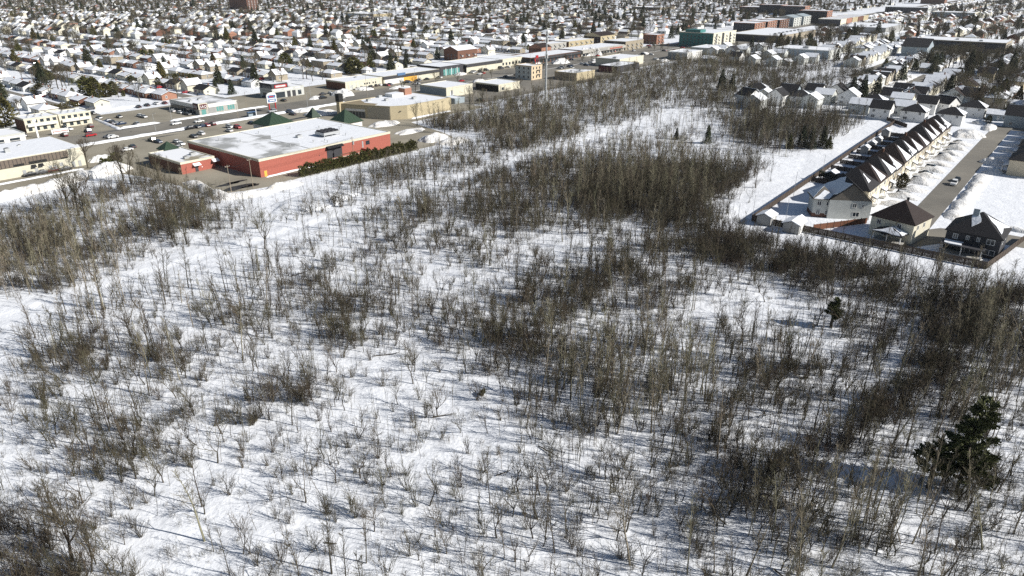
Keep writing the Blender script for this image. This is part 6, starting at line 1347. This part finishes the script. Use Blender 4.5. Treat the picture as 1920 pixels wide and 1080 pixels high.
for k in range(64):
    sC = rc.uniform(305, 690); tC = rc.choice((-329, -329, -322, -300, -362.5, -364)) if sC > 470 else rc.choice((-329, -328, -322, -363, -364.5))
    if 440 > sC and tC == -322 and 300 < sC < 335: continue
    x, y = XY(sC, tC); p2 = to_px(x, y); c_ = rc.choice((B_, W_, W_, G_, S_, D_, R_, G_)); o = car(c_, rc.random() < .4, x, y, GRID_RZ + math.pi / 2 + rc.gauss(0, .04), 'cars on the far boulevard lots'); items.append((o, f'{c_} car on far lot', *p2))
for k in range(16):
    sC = 130 + 48 * k + rc.uniform(-15, 15); tC = rc.choice((-339, -343, -350, -354)); x, y = XY(sC, tC); p2 = to_px(x, y)
    if in_frame(*p2): c_ = rc.choice((B_, W_, G_, S_, R_)); o = car(c_, rc.random() < .4, x, y, GRID_RZ + (0 if tC > -346 else math.pi), 'cars driving on the boulevard'); items.append((o, f'{c_} car on boulevard', *p2))
for i, (sM, tM) in enumerate(((330, -331), (372, -330), (420, -332), (455, -300), (520, -331), (560, -290), (600, -331), (650, -306), (480, -363), (390, -364), (300, -364))):
    mound('snow_pile', f'{ORD[i]} small snow heap on the far boulevard lots', sM, tM, 6, 3.5, 1.6, 300 + i, group='snow heaps on far lots', n=14)
tree_items = []
for i in range(34):
    sM = rc.uniform(300, 690); tM = rc.choice((-334, -333.5, -270, -274, -280)); px, py = to_px(*XY(sM, tM))
    tree_items.append((place('big', 'boulevard_tree', px, py, rc.uniform(6, 11), 'x', group='bare trees around the boulevard lots', seed=i), 'bare tree by boulevard lots', px, py))
name_by_place(tree_items)
x, y = ground_at(1696, 368); o = car(W_, True, x, y, GRID_RZ + math.pi / 2 + .1, 'cars in the row house driveways'); items.append((o, 'white SUV in a driveway', 1696, 368))
for k in range(2, 12):
    if k in (3, 7): continue
    x, y = XY(240.6 + 11.25 * k - 3.2, -42.6); px, py = to_px(x, y); c_ = (B_, W_, G_, D_, S_)[k % 5]; o = car(c_, k % 2 == 0, x, y, GRID_RZ + math.pi / 2, 'cars in the row house driveways'); items.append((o, f'{c_} car in a driveway', px, py))
rr = random.Random(77)
for d, s, t, rz, k, px, py in SPOTS[:290]:
    if rr.random() < .33 and in_frame(px, py):
        o_ = (s - 215 + 31) % 62 - 31
        if t < -400: cs, ct = s - o_ + (6.5 if o_ > 0 else -6.5), t + 6.5
        else: cs, ct = s + 6, t + (6.5 if ((t + 12 + 31) % 62 - 31) < 0 else -6.5)
        x, y = XY(cs, ct); p2 = to_px(x, y); c_ = rr.choice((B_, W_, W_, G_, G_, S_, D_, R_)); o = car(c_, rr.random() < .4, x, y, GRID_RZ + rr.choice((0, math.pi)), 'cars parked by the houses'); items.append((o, f'{c_} car by the houses', *p2))
name_by_place(items)

# ------------------------------------------------------------------ thin winter haze over the whole place
hz, nt, b = new_mat('haze'); nt.nodes.remove(b); pv = nt.nodes.new('ShaderNodeVolumePrincipled'); pv.inputs['Color'].default_value = (.9, .94, 1, 1); pv.inputs['Density'].default_value = 0.00004; pv.inputs['Anisotropy'].default_value = 0.2
nt.links.new(pv.outputs[0], nt.nodes['Material Output'].inputs['Volume'])
tag(add('haze', MB().box(-7600, 7600, -1500, 12800, -2.0, 76, hz).data('haze')), 'thin pale winter haze over the suburb', 'haze', kind='stuff')
